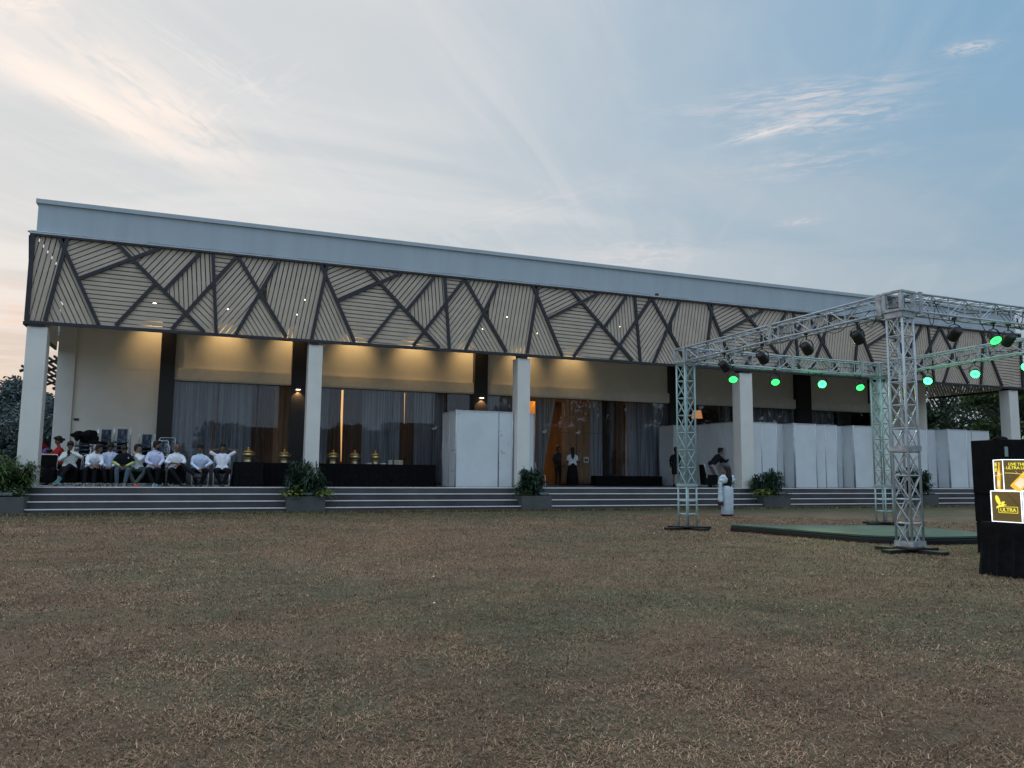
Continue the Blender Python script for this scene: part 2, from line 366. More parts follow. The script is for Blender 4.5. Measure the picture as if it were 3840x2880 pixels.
# ceiling and roof
b=MB(); b.box(XL+.1,XR-.1,YF+.15,YB-.001,CZ,CZ+.12); b.build('ceiling',m_ceil,hall)
b=MB(); b.box(XL+.05,XR-.05,YF+.35,YB+14,8.3,8.45); b.box(XL+.2,XR-.2,YB+.3,YB+13.9,CZ-.1,CZ+.1); b.box(-4.9,35.8,YB+13.6,YB+14.0,0,8.3);b.build('roof',m_par,hall)
b=MB(); b.box(XL+.06,XR,YF+.16,YF+.34,8.10,9.02); b.box(XL+.06,XL+.24,YF+.341,YB+14,8.10,9.02); b.box(XR-.18,XR,YF+.341,YB+14,8.10,9.02); pr=b.build('parapet',m_par,hall)
b=MB(); b.box(XL-.0,XR+.06,YF+.10,YF+.42,9.021,9.15); b.box(XL,XL+.3,YF+.421,YB+14,9.021,9.15); b.box(XR-.24,XR+.06,YF+.421,YB+14,9.021,9.15); b.build('coping',m_par,pr)
b=MB(); b.box(XL-.06,XR+.1,YF-.05,YF+.155,8.06,8.098)
b.build('ledge',mat('ledge_white',(.5,.52,.52)),hall)
b=MB(); 
for k in range(6):
    x_=XL-.05+k*.26; b.ell((x_+.1,YF+.06,8.125),.2-.02*k,.09,.05-.006*k)
b.build('membrane_fold',m_par,hall,smooth=True)
# cracked paint line above ledge
b=MB(); b.tube([(x_,YF+.158,8.17+.05*noise.noise((x_*.7,3,1))+.03*noise.noise((x_*4,1,1))) for x_ in np.linspace(-2,33,260)],.004,n=4)
b.build('paint_crack',mat('crack_dark',(.17,.19,.2)),hall)
# columns
for xc,w in ((-4.70,.52),(3.17,.44),(10.45,.48),(20.05,.6),(27.3,.62),(35.3,.6)):
    b=MB(); b.box(xc-w/2,xc+w/2,YF+.02,YF+.52,FZ-.001,5.33); c=b.build('column',m_white,hall,bevel=.006)
    b=MB(); b.box(xc-w/2-.03+.1,xc+w/2-.13,YF-.02,YF+.40,5.331,5.46); b.build('capital_block',m_frame,c)
# lattice fascia
LM=7.54; MX0=-4.364; FB,FT=5.43,8.05
S=dict(a=((.04,8.03),(1.227,5.51)),b=((.257,8.02),(-.154,5.53)),c=((.635,6.843),(2.759,8.0)),d=((1.574,8.01),(4.136,5.51)),
 e=((1.686,5.52),(2.687,6.885)),f=((2.971,6.73),(3.9,7.97)),g=((3.22,5.53),(4.969,7.97)),h=((4.273,7.98),(4.487,5.5)),i=((5.025,7.976),(6.593,5.53)),j=((6.237,7.95),(5.066,5.51)))
def clip(poly,p,q,side):
    # keep points where cross sign == side (+1 left of p->q)
    out=[]; d=(q[0]-p[0],q[1]-p[1])
    f=lambda r:(d[0]*(r[1]-p[1])-d[1]*(r[0]-p[0]))*side
    for i in range(len(poly)):
        A,B=poly[i],poly[(i+1)%len(poly)]; fa,fb=f(A),f(B)
        if fa>=0: out.append(A)
        if (fa>=0)!=(fb>=0):
            t=fa/(fa-fb); out.append((A[0]+(B[0]-A[0])*t,A[1]+(B[1]-A[1])*t))
    return out
def left_of(seg,pt):
    p,q=seg; return 1 if (q[0]-p[0])*(pt[1]-p[1])-(q[1]-p[1])*(pt[0]-p[0])>=0 else -1
# cells: sample point inside, bounding struts, slat direction
sh=lambda s,dx:((s[0][0]+dx,s[0][1]),(s[1][0]+dx,s[1][1]))
dirof=lambda s:math.atan2(s[1][1]-s[0][1],s[1][0]-s[0][0])
CELLS=[((-.55,6.6),[('b',0),('j',-LM),('i',-LM)],'b'),((.16,7.97),['a','b'],'b'),((.2,6.5),['a','b'],'a'),((1.2,7.5),['a','c','d'],'c'),((2.0,7.9),['c','d'],'d'),
 ((1.5,6.3),['a','c','d','e'],'H'),((2.9,6.1),['e','d','g'],'H'),((2.9,7.5),['c','d','f'],'f'),((3.7,6.9),['d','f','g','h'],'h'),((4.5,7.8),['g','h'],'H'),
 ((4.2,6.0),['g','h','d'],'d'),((3.7,5.6),['d','g'],'H'),((5.0,6.7),['g','h','i','j'],'g'),((5.6,7.7),['i','j'],'j'),((5.75,5.7),['i','j'],'i')]
fas=empty('lattice_fascia'); fas.parent=hall
mods=[k for k in range(6)]
def slats(mb,poly,ang,pitch,gap,conv,ph=0):
    ca,sa=math.cos(ang),math.sin(ang)
    vs=[-p[0]*sa+p[1]*ca for p in poly]; v=min(vs)-ph*pitch
    while v<max(vs):
        a,c=v,v+pitch-gap
        P0=(-a*sa,a*ca); Q0=(P0[0]+ca,P0[1]+sa); P1=(-c*sa,c*ca); Q1=(P1[0]+ca,P1[1]+sa)
        q=clip(clip(poly,P0,Q0,1),P1,Q1,-1)
        if len(q)>2: conv(mb,q)
        v+=pitch
def fascia_side(parent,xs,xe,y0,nmods):
    fr=MB()
    for k in nmods:
        ox=MX0+LM*k
        sm=MB()
        for ci,(pt,st_,dn) in enumerate(CELLS):
            poly=[(-1.6,FB+.02),(9,FB+.02),(9,FT-.02),(-1.6,FT-.02)]
            for s_ in st_:
                seg=sh(S[s_[0]],s_[1]) if isinstance(s_,tuple) else S[s_]
                poly=clip(poly,seg[0],seg[1],left_of(seg,pt))
                if len(poly)<3: break
            if len(poly)<3: continue
            if k==0 and ci==0: pass
            ang={'H':R(-1.2)}.get(dn) if dn=='H' else dirof(S[dn])
            poly=[(p[0]+ox,p[1]) for p in poly]
            poly=clip(clip(poly,(xs,0),(xs,10),-1),(xe,0),(xe,10),1)
            if len(poly)<3: continue
            pit=.142+.012*math.sin(ci*2.1)
            slats(sm,poly,ang,pit,.030,lambda m_,q: m_.prism(q,'y',y0+.045,y0+.07),ph=rng.random())
        if sm.v: sm.build('slat_panel',m_slat,parent)
        for key,(p,q) in S.items():
            P=(p[0]+ox,p[1]); Q=(q[0]+ox,q[1])
            if min(P[0],Q[0])<xs-.02 or max(P[0],Q[0])>xe+.02: continue
            wd=.105 if key not in 'abh' else .10
            d=Vector((Q[0]-P[0],0,Q[1]-P[1])).normalized(); 
            yy=y0+.005+.0017*('abcdefghij'.index(key))
            fr.bar((P[0],yy,P[1]),(Q[0],yy,Q[1]),.075,wd,up=(-d.z,0,d.x))
    fr.box(xs-.05,xe+.05,y0-.045,y0+.055,FT-.05,FT+.055); fr.box(xs-.05,xe+.05,y0-.045,y0+.055,FB-.03,FB+.06)
    fr.box(xs-.06,xs+.055,y0-.042,y0+.052,FB+.06,FT-.05); fr.box(xe-.05,xe+.05,y0-.042,y0+.052,FB+.06,FT-.05)
    fr.build('strut_frame',m_frame,parent)
fascia_side(fas,-4.98,35.95,YF,mods)
b=MB(); b.box(15.9,16.02,YF-.03,YF+.05,8.105,8.2); b.build('bracket',m_frame,fas)
# end screens of the porch (left and right): slanted slats with open gaps
for xx,nm in ((-5.03,'l'),(35.97,'r')):
    b=MB(); fr=MB()
    def cv(mm,q): mm.prism(q,'x',xx-.012,xx+.012)
    for poly,ang in (([(YF+.1,FB+.05),(28.1,FB+.05),(27.0,FT-.05),(YF+.1,FT-.05)],R(75)),([(28.1,FB+.05),(29.6,FB+.05),(28.7,FT-.05),(27.0,FT-.05)],R(113)),([(29.6,FB+.05),(YB-.1,FB+.05),(YB-.1,FT-.05),(28.7,FT-.05)],R(68))):
        slats(b,poly,ang,.15,.045,cv)
    b.build('slat_panel',m_slat,fas)
    s_=-1 if nm=='l' else 1
    for p,q in (((28.1,FB),(27.0,FT)),((29.6,FB),(28.7,FT)),((26.0,FT),(26.9,FB))): fr.bar((xx+s_*.05,p[0],p[1]),(xx+s_*.05,q[0],q[1]),.06,.1,up=(1,0,0))
    fr.box(xx+s_*.02-.03,xx+s_*.02+.03,YF+.06,YB-.1,FB-.05,FB+.05); fr.box(xx+s_*.02-.03,xx+s_*.02+.03,YF+.06,YB-.1,FT-.05,FT+.05)
    fr.build('strut_frame',m_frame,fas)
# glazing
mg=bpy.data.materials.new('window_glass'); mg.use_nodes=True; t=mg.node_tree; t.nodes.clear()
o_=t.nodes.new('ShaderNodeOutputMaterial'); mxs=t.nodes.new('ShaderNodeMixShader'); tr=t.nodes.new('ShaderNodeBsdfTransparent'); gl=t.nodes.new('ShaderNodeBsdfGlossy'); fz=t.nodes.new('ShaderNodeFresnel')
fz.inputs[0].default_value=1.45; gl.inputs['Roughness'].default_value=0.0; gl.inputs['Color'].default_value=(.9,.93,1,1); tr.inputs[0].default_value=(.88,.89,.90,1)
t.links.new(fz.outputs[0],mxs.inputs[0]); t.links.new(tr.outputs[0],mxs.inputs[1]); t.links.new(gl.outputs[0],mxs.inputs[2]); t.links.new(mxs.outputs[0],o_.inputs[0])
m_steel=mat('brushed_steel',(.5,.5,.5),rough=.3,metal=.9,var=.05)
m_al=mat('dark_aluminium',(.05,.05,.052),rough=.4,metal=.4)
def splits(a,c,xs): xs=[a]+xs+[c]; return list(zip(xs[:-1],xs[1:]))
GL=[splits(-1.2,2.93,[.35,1.75]),splits(3.48,10.31,[4.86,6.95,8.62]),splits(10.88,19.8,[12.9,13.55,15.15,16.8,18.2]),splits(20.5,27.06,[22.7,24.9]),splits(27.93,31.88,[29.9])]
for bi,seg in enumerate(GL):
    a,c=seg[0][0],seg[-1][1]
    f=MB(); f.box(a,c,YB+.02,YB+.10,WG-.07,WG-.052); f.box(a,c,YB+.02,YB+.10,FZ-.01,FZ+.05)
    for s0,s1 in seg[:-1]: f.box(s1-.006,s1+.006,YB+.045,YB+.075,FZ+.051,WG-.071)
    wn=f.build('window',m_al,hall)
    for s0,s1 in seg:
        p=MB(); p.box(s0+.012,s1-.012,YB+.055,YB+.065,FZ+.052,WG-.072); p.build('pane',mg,wn)
# doors in the glazing (glass leaves with patch fittings, pull handles and a small notice)
m_note=mat('white_notice',(.6,.6,.58)); m_ink=mat('notice_ink',(.03,.03,.03))
def glass_door(x0,x1,hx,note):
    b=MB(); a,c=YB+.035,YB+.048; b.box(x0,x0+.012,a,c,FZ+.06,3.05); b.box(x1-.012,x1,a,c,FZ+.06,3.05); b.box(x0+.012,x1-.012,a,c,3.038,3.05); b.box(x0+.012,x1-.012,a,c,FZ+.06,FZ+.072)
    d=b.build('door',m_al,hall)
    b=MB(); b.prism([(x0-.03,3.0),(x0+.16,3.0),(x0+.16,3.16),(x0+.11,3.16),(x0+.11,3.075),(x0-.03,3.075)],'y',YB+.02,YB+.034); b.build('hinge_plate',m_steel,d)
    h=MB(); h.tube([(hx,YB+.03,1.65),(hx,YB-.03,1.65),(hx,YB-.03,2.15),(hx,YB+.03,2.15)],.016); h.build('handle',m_steel,d,smooth=True)
    if note is not None:
        n=MB(); n.box(note,note+.24,YB+.03,YB+.034,1.75,1.98); n.build('notice',m_note,d)
        n=MB(); n.prism([(note+.04,1.80),(note+.20,1.80),(note+.20,1.93),(note+.15,1.93),(note+.15,1.86),(note+.12,1.86),(note+.12,1.93),(note+.04,1.93)],'y',YB+.026,YB+.0295); n.build('notice_print',m_ink,d)
glass_door(8.62,9.7,9.0,9.15); glass_door(13.55,14.9,15.02,None); glass_door(15.15,16.8,15.28,15.5)
# interior
m_int=mat('interior_wood',(.16,.09,.045),rough=.6,var=.3,scale=2,stretch=(3,1,.5))
b=MB(); b.box(-4.4,34,YB+6,YB+6.1,FZ,CZ-.11); b.build('interior_wall',m_int,hall)
b=MB(); b.box(-4.4,34,YB+.02,YB+6,FZ-.25,FZ-.012); b.build('interior_floor',mat('interior_floor_tile',(.3,.2,.12),rough=.3),hall)
b=MB(); b.box(-4.4,34,YB+.3,YB+6,4.95,5.05); b.build('interior_ceiling',mat('interior_ceiling',(.5,.42,.3)),hall)
b=MB(); b.box(13.95,14.5,YB+2.6,YB+2.7,FZ,4.6); b.box(12.95,13.3,YB+1.2,YB+1.3,FZ,4.6); b.build('timber_screen',mat('orange_timber',(.55,.27,.07),rough=.4,var=.35,scale=3,stretch=(4,1,.6)),hall)
for k,(x_,w_) in enumerate(((1,30),(6.5,30),(14,90),(17.5,25))):
    al=bpy.data.lights.new('interior_light','AREA'); al.energy=w_; al.size=2.2; al.color=(1,.62,.28); ao=bpy.data.objects.new('interior_light',al); COL.objects.link(ao); ao.location=(x_,YB+2.6,4.85)
# curtains; pleat shade is painted as vertical streaks in the cloth colours
m_cg=mat('grey_sheer',(.30,.295,.31),rough=.9,col2=(.62,.61,.63),scale=2.2,stretch=(9,1,.12),lo=.4,hi=.6); m_cb=mat('brown_drape',(.24,.14,.09),rough=.85,var=.45,scale=2.2,stretch=(9,1,.12)); m_cd=mat('dark_drape',(.09,.07,.06),rough=.9); m_ct=mat('tan_drape',(.55,.33,.19),rough=.9,var=.15,scale=.7,stretch=(8,1,.3))  # m_ct: the brown drape lightened in colour as if lit from inside
def curtain(x0,x1,m,label,y=YB+.42,top=(0,0),bot=(0,0),z0=FZ+.02,z1=4.6,amp=.075):
    nx=max(8,int((x1-x0)/.022)); nz_=14; vs=[];fs=[]; sd=rng.random()*50; fr_=2*PI/(.17+.05*rng.random())
    for k in range(nz_+1):
        t_=k/nz_; xa=x0+bot[0]*(1-t_)+top[0]*t_; xb=x1+bot[1]*(1-t_)+top[1]*t_
        for i in range(nx+1):
            s_=i/nx; X_=xa+(xb-xa)*s_; xx_=x0+(x1-x0)*s_
            w_=math.sin(fr_*xx_+1.8*noise.noise((xx_*1.3+sd,t_*.6,0)))*amp*(.6+.7*noise.noise((xx_*2+sd,3,1)))+.03*noise.noise((xx_*9+sd,t_*1.2,2))
            vs.append((X_,y+w_,z0+(z1-z0)*t_))
    for k in range(nz_):
        for i in range(nx): a=k*(nx+1)+i; fs.append((a,a+1,a+nx+2,a+nx+1))
    b=MB(); b.add(vs,fs); o=b.build('curtain',m,smooth=True,solid=.006); tag(o,label,'curtain','curtains behind the glazing'); return o
curtain(-1.40,.2,m_cg,'grey sheer curtain beside the black pilaster next to the beige wall')
curtain(.22,1.6,m_cg,'grey sheer curtain in the middle of the leftmost window bay, behind the white shirted men')
curtain(1.45,2.38,m_cb,'dim brown drape left of the warmly lit tan drape in the leftmost window bay',y=YB+.6)
curtain(2.40,3.2,m_ct,'warmly lit tan drape beside the second black pilaster from the left',y=YB+.5)
curtain(3.50,4.45,m_cg,'grey sheer curtain just right of the second cream column')
curtain(4.40,5.02,m_cb,'brown drape left of the tall bright light gap behind the brass pots',top=(0,-.12),bot=(0,.03),y=YB+.45)
curtain(5.04,5.85,m_cb,'brown drape right of the tall bright light gap behind the brass pots',top=(.04,0),bot=(0,0),y=YB+.45)
curtain(5.80,7.35,m_cg,'broad grey sheer curtain behind the middle brass pots')
curtain(7.30,7.56,m_cb,'narrow brown drape left of the short light gap above the white picture frames',top=(0,-.06),y=YB+.45)
curtain(7.57,7.98,m_cb,'narrow brown drape right of the short light gap above the white picture frames',top=(.04,0),y=YB+.47)
curtain(7.92,9.28,m_cg,'broad grey sheer curtain left of the reddish door drape')
curtain(9.24,10.6,mat('reddish_drape',(.22,.09,.055),rough=.8,var=.3,scale=.8,stretch=(8,1,.3)),'reddish brown drape behind the glass door left of the white booth')
curtain(10.6,12.35,m_cg,'grey sheer curtain behind the third cream column')
curtain(12.3,13.05,m_cg,'grey sheer curtain left of the entrance doors with the orange glow')
curtain(13.30,13.75,m_cg,'grey curtain swept aside at the open entrance door',top=(0,.55),bot=(0,-.12),y=YB+.35)
curtain(14.62,16.05,m_ct,'tan drape lit from inside to the right of the open entrance')
curtain(16.0,16.6,m_cg,'grey sheer curtain between the tan drape and the dark drape')
curtain(16.55,17.35,m_cd,'dark drape above the low black bench',y=YB+.5)
curtain(17.3,17.75,m_cb,'brown drape left of the slim light gap above the low black bench',top=(0,-.05))
curtain(17.80,20.6,m_cg,'grey sheer curtain right of the slim light gap next to the lattice tower',top=(.04,0))
curtain(24.9,27.6,m_cg,'grey sheer curtain behind the green lamps, left of a black pilaster')
curtain(22.9,24.92,m_cd,'dark drape inside right of the fourth cream column',y=YB+.6)  # added drape, darkens glazing where the lit interior showed through
curtain(27.95,29.7,m_cg,'grey sheer curtain in the rightmost window bay, left half')
curtain(29.75,32.8,m_cg,'grey sheer curtain in the rightmost window bay, right half')
# curtain gaps: glowing strips added behind them so they look lit
m_gapglow=mat('sconce_glow',(1,.8,.5),emit=(1,.55,.2),estr=1.1)
for x_,zc,h_,lab in ((5.07,3.1,2.9,'tall'),(7.62,3.9,1.3,'short'),(2.88,4.0,1.1,'pilaster'),(10.22,4.1,.7,'booth'),(11.95,4.2,.35,'column'),(17.82,3.8,1.5,'bench'),(19.65,4.0,.6,'tower'),(26.85,4.25,.4,'green'),(24.8,4.3,.3,'dim'),(31.75,4.2,.4,'end')):
    o=empty('interior_wall_lamp',(x_,YB+1.0,zc),0,f'warm lit wall lamp glimpsed inside the hall through the glazing ({lab})','lamp','lamps glimpsed through the glazing')
    b=MB(); b.box(-.04,.04,-.03,.03,-h_/2,h_/2); b.build('shade',m_gapglow,o,bevel=.01)  # emissive bar standing in for the lit room
    b=MB(); b.box(-.03,.03,.031,.09,-.06,.06); b.build('bracket',m_al,o)  # made-up mount for the added strip
labs=['warm strip of lamp light between the brown drapes behind the brass pots','short warm lamp glow above the white picture frames','tall warm lamp glow beside the second black pilaster','warm lamp glow at the window corner above the white booth','small yellow lamp glow left of the third cream column','warm lamp glow in the slim curtain gap above the low bench','yellow lamp glow at the window edge left of the lattice tower','warm lamp glow beside the pilaster behind the green lamps','faint warm lamp glow right of the fourth cream column','warm lamp glow at the far right window edge']
for o,l_ in zip([x for x in COL.objects if x.name.startswith('interior_wall_lamp')],labs): o['label']=l_
# floor lamp inside
o=empty('floor_lamp',(22.35,YB+1.4,FZ),0,'floor lamp with glowing orange shade inside the dark glazing right of the lattice tower','lamp')
b=MB(); b.tube([(0,0,0),(0,0,3.35)],.02); b.lathe([(.18,0),(.18,.03),(.03,.05)]); b.build('stand',m_al,o)
b=MB(); b.lathe([(.27,3.25),(.20,3.62)]); b.build('lamp_shade',mat('lit_shade',(.8,.5,.3),emit=(1,.42,.16),estr=.55),o,smooth=True)
# ceiling downlights
m_dl=mat('downlight_lens',(1,.9,.7),emit=(1,.80,.5),estr=14); m_dlo=mat('downlight_off',(.6,.58,.5))
k=0
for row,(yy,xs_) in enumerate(((29.45,[-1.9,.5,2.92,5.3,7.71,10.1,12.5,14.86]),(26.75,[2.9,7.65,10.15,14.85]))):
    for i,x_ in enumerate(xs_):
        o=empty('downlight',(x_,yy,CZ),0,None,'ceiling light','round downlights in the terrace ceiling')
        o['label']=('lit round downlight near the terrace wall, %s along the row from the left'%('first second third fourth fifth sixth seventh eighth'.split()[i])) if row==0 else ('lit round downlight close behind the lattice fascia, %s from the left'%('first second third fourth'.split()[i]))
        b=MB(); b.lathe([(.075,-.012),(.075,.0),(.06,.0)],n=16); b.build('trim_ring',m_steel,o)
        b=MB(); b.lathe([(.055,-.016),(.055,-.001)],n=16); b.build('lens',m_dl,o)
        if row==0:
            sp=bpy.data.lights.new('downlight_spot','SPOT'); sp.energy=62 if x_<14.5 else 50; sp.color=(1,.66,.28); sp.spot_size=R(84); sp.spot_blend=1; sp.shadow_soft_size=.05
            s2=bpy.data.objects.new('downlight_spot',sp); COL.objects.link(s2); s2.location=(x_,30.25,CZ-.05); s2.rotation_euler=(R(42),0,0)
# wall lamps on pilasters
for x_,lab in ((3.18,'small down-facing wall lamp on the black pilaster left of the second cream column'),(10.6,'small down-facing wall lamp on the black pilaster above the white booth')):
    o=empty('wall_lamp',(x_,YB-.28,4.36),0,lab,'wall lamp','down-facing lamps on the black pilasters')
    b=MB(); b.box(-.09,.09,-.14,-.001,.0,.10); b.build('housing',m_al,o,bevel=.006)
    b=MB(); b.box(-.075,.075,-.125,-.015,-.012,-.001); b.build('lens',mat('wall_lamp_lens',(1,.9,.7),emit=(1,.72,.42),estr=10),o)
    sp=bpy.data.lights.new('wall_lamp_spot','SPOT'); sp.energy=60; sp.color=(1,.6,.26); sp.spot_size=R(95); sp.spot_blend=.4; sp.shadow_soft_size=.02
    s2=bpy.data.objects.new('wall_lamp_spot',sp); COL.objects.link(s2); s2.location=(x_,YB-.40,4.33); s2.rotation_euler=(R(14),0,0)
b=MB(); b.box(-4.36,-4.2,YB-.03,YB-.001,2.95,3.03); b.build('socket_box',m_al,hall)
# ------------------------------------------------------------------ lattice truss
m_truss=mat('painted_truss',(.40,.44,.47),rough=.45,metal=.15,var=.12,scale=5)
m_truss2=mat('mint_truss',(.34,.46,.46),rough=.45,metal=.15,var=.12,scale=5)
m_rust=mat('truss_plate',(.36,.39,.41),rough=.5,metal=.2,var=.3,scale=9)
m_black=mat('black_metal',(.012,.012,.013),rough=.5,var=.2)
m_wire=mat('black_cable',(.01,.01,.011),rough=.6)
TA=Vector((10.43,15.65,0)); TB=Vector((11.09,10.085,0)); du=Vector((.1178,-.993,0)); dv=Vector((.993,.1178,0))
TC=Vector((16.6,15.85,0)); TD=TB+(TC-TA)
H={'A':4.22,'B':4.44,'C':4.24,'D':4.45}; HW=.145; BH=.36
def truss_run(name,a,b,side,upv,half_w,half_h,bay,m,label,group,nplates=(),x_first=True,xx=True):
    # box truss between a and b; side,upv unit vectors
    root=empty(name,a,0,label,'truss' if 'beam' in name else 'truss tower',group)
    d=(b-a); l=d.length; d.normalize()
    ch=MB(); cs=[]
    for i,j in((-1,-1),(1,-1),(1,1),(-1,1)):
        o_=side*half_w*i+upv*half_h*j; cs.append(o_); ch.tube([o_,o_+d*l],.021,n=8)
    ch.build('chord',m,root,smooth=True)
    n=max(1,round(l/bay)); st=l/n; br=MB()
    for k in range(4):
        p,q=cs[k],cs[(k+1)%4]
        for i in range(n+1):
            br.tube([p+d*min(max(st*i,.02),l-.02),q+d*min(max(st*i,.02),l-.02)],.012,n=6,cap=False)
        for i in range(n):
            ps,qs=(p,q) if (i+k)%2 else (q,p)
            br.tube([ps+d*st*i,qs+d*st*(i+1)],.011,n=6,cap=False)
            if xx: br.tube([qs+d*st*i,ps+d*st*(i+1)],.010,n=6,cap=False)
    br.build('brace',m,root,smooth=True)
    for t_ in nplates:
        c=a*0+d*(l*t_)
        pl=MB()
        for s_ in(-1,1):
            pl.obox(c+side*(half_w+.024)*s_,d*.045,side*.004,upv*(half_h+.03)); pl.obox(c+upv*(half_h+.024)*s_,d*.045,side*(half_w+.02),upv*.004)
        pl.build('joint_plate',m_rust,root)
    return root
def tower(P,h,m,label,open_base,key):
    t0=.06; top=h-BH-.02
    if open_base:
        root=truss_run('truss_tower',P+Vector((0,0,1.02)),P+Vector((0,0,top)),du,dv,HW,HW,.40,m,label,'lattice towers of the lighting rig')
        b=MB()
        for i in(-1,1):
            for j in(-1,1):
                o_=du*HW*i+dv*HW*j; b.tube([o_+Vector((0,0,-.96)),o_],.021)
        for z_ in(-.03,-.36,-.66):
            for (i,j),(k,l) in(((-1,-1),(1,-1)),((1,-1),(1,1)),((1,1),(-1,1)),((-1,1),(-1,-1))):
                b.tube([du*HW*i+dv*HW*j+Vector((0,0,z_)),du*HW*k+dv*HW*l+Vector((0,0,z_))],.015,n=6)
        b.build('base_section',m,root,smooth=True)
        b=MB()
        for s_ in(-1,1):
            b.obox(du*(HW+.02)*s_+Vector((0,0,0)),dv*(HW+.03),du*.004,Vector((0,0,.03))); b.obox(dv*(HW+.02)*s_+Vector((0,0,0)),du*(HW+.03),dv*.004,Vector((0,0,.03)))
        b.build('joint_plate',m,root)
        off=-1.02
    else:
        root=truss_run('truss_tower',P+Vector((0,0,.09)),P+Vector((0,0,top)),du,dv,HW,HW,.415,m,label,'lattice towers of the lighting rig',nplates=(.015,.415,.99))
        off=-.09
    b=MB()
    for q_,w_ in((0,.0),(1,.004)):
        a1,a2=(du,dv) if q_==0 else (dv,du)
        b.obox(Vector((0,0,off+.035+w_)),a1*.62,a2*.09,Vector((0,0,.025)))
    b.obox(Vector((0,0,off+.072)),du*.2,dv*.2,Vector((0,0,.012)))
    b.build('base_plate',m_black,root)
    b=MB(); b.obox(du*.25+Vector((0,0,off+.005)),du*.28,dv*.07,Vector((0,0,.006))); b.build('wood_packing',mat('plywood_packing',(.30,.22,.13)),root)
    # corner cube head
    z1=h-off*0+off-0; zt=h+off; zb=h-BH+off; b=MB(); hw=HW+.045
    for i in(-1,1):
        for j in(-1,1): b.obox(du*(hw-.03)*i+dv*(hw-.03)*j+Vector((0,0,(zt+zb)/2)),du*.032,dv*.032,Vector((0,0,(zt-zb)/2-.041)))
    for z_ in(zb+.02,zt-.02):
        for s_ in(-1,1):
            b.obox(du*hw*s_*.9+Vector((0,0,z_)),du*.03,dv*hw,Vector((0,0,.02))); b.obox(dv*hw*s_*.9+Vector((0,0,z_)),dv*.03,du*(hw*.9-.031),Vector((0,0,.0195)))
    b.build('corner_block',m_rust,root,bevel=.004)
    return root
tower(TA,H['A'],m_truss2,'pale mint lattice tower nearest the white booth, ladder section at its foot',True,'A')
tower(TB,H['B'],m_truss,'nearest grey lattice tower standing on a black cross base plate',False,'B')
tower(TC,H['C'],m_truss2,'rear mint lattice tower behind the green dance floor',True,'C')
tower(TD,H['D'],m_truss,'grey lattice tower outside the right edge of the picture',False,'D')
def beam(P,Q,hp,hq,side,label,pl):
    a=P+Vector((0,0,hp-BH/2)); b=Q+Vector((0,0,hq-BH/2)); d=(b-a).normalized(); a=a+d*.2; b=b-d*.2
    return truss_run('truss_beam',a,b,side,d.cross(side).normalized() if d.cross(side).z>0 else -d.cross(side).normalized(),HW,BH/2-.02,.40,m_truss,label,'horizontal beams of the lighting rig',nplates=pl,xx=False)
beam(TA,TB,H['A'],H['B'],dv,'left lattice beam rising towards the nearest tower',(.5,.985))
beam(TA,TC,H['A'],H['C'],du,'rear lattice beam carrying the row of four green lamps',(.5,.9))
beam(TB,TD,H['B'],H['D'],du,'front lattice beam running off the right edge from the nearest tower',(.02,.6))
beam(TC,TD,H['C'],H['D'],dv,'right hand lattice beam starting at the rear tower',(.5,))
# dangling cables on the beams
def cable(a,b,n,label,amp=.12):
    o=MB(); a=Vector(a); b=Vector(b); m_=MB()
    for i in range(n):
        t0=rng.random()*.93; t1=t0+.03+.06*rng.random(); p=a.lerp(b,t0)+Vector((rng.normal(0,.06),rng.normal(0,.06),rng.normal(0,.08))); q=a.lerp(b,min(1,t1))+Vector((rng.normal(0,.06),rng.normal(0,.06),rng.normal(0,.08)))
        sag=amp*(.5+rng.random()); m_.tube([p.lerp(q,u)-Vector((0,0,sag*4*u*(1-u))) for u in np.linspace(0,1,9)],.007,n=5)
    pts=[a.lerp(b,u)+Vector((.04*math.sin(u*31),.05*math.cos(u*23),.05*math.sin(u*17)+.02)) for u in np.linspace(0,1,60)]; m_.tube(pts,.009,n=5)
    return tag(m_.build('power_cable',m_wire,smooth=True),label,'cable','cables looped along the rig')
zz_=lambda P,h:P+Vector((0,0,h))
cable(zz_(TA,3.95),zz_(TB,4.2),12,'black cables looped along the left lattice beam')
cable(zz_(TA,3.95),zz_(TC,4.02),12,'black cables looped along the rear beam above the green lamps')
cable(zz_(TB,4.25),zz_(TD,4.3),20,'black cables looped along the front beam at the right edge',.2)
cable(zz_(TC,4.0),zz_(TD,4.25),8,'black cables looped along the right hand beam behind the nearest tower')
# stage lights
LAMPS_AC=[(.223,3.2,'green stage light nearest the mint lattice tower, first of four on the rear beam'),(.432,3.0,'green stage light second from the left on the rear beam'),(.677,9,'brightest green stage light, third from the left on the rear beam'),(.887,3.2,'green stage light closest to the rear tower on the rear beam')]
LAMPS_AB=[(.232,'unlit black stage light at the left end of the left beam'),(.432,'unlit black stage light second from the left on the left beam'),(.638,'unlit black stage light third from the left on the left beam, slightly bigger'),(.846,'unlit black stage light closest to the nearest tower on the left beam')]
LAMPS_BD=[(.22,0,'unlit black stage light on the front beam just right of the nearest tower'),(.386,3.4,'green stage light high on the front beam at the right'),(.452,0,'unlit black stage light right beside the high green lamp')]
LAMPS_CD=[(.249,10,'bright green stage light under the right hand beam just right of the nearest tower'),(.463,8,'bright green stage light in the middle of the right hand beam'),(.67,10,'bright green stage light cut by the right picture edge')]
m_off=mat('lamp_face_off',(.05,.05,.055),rough=.25)
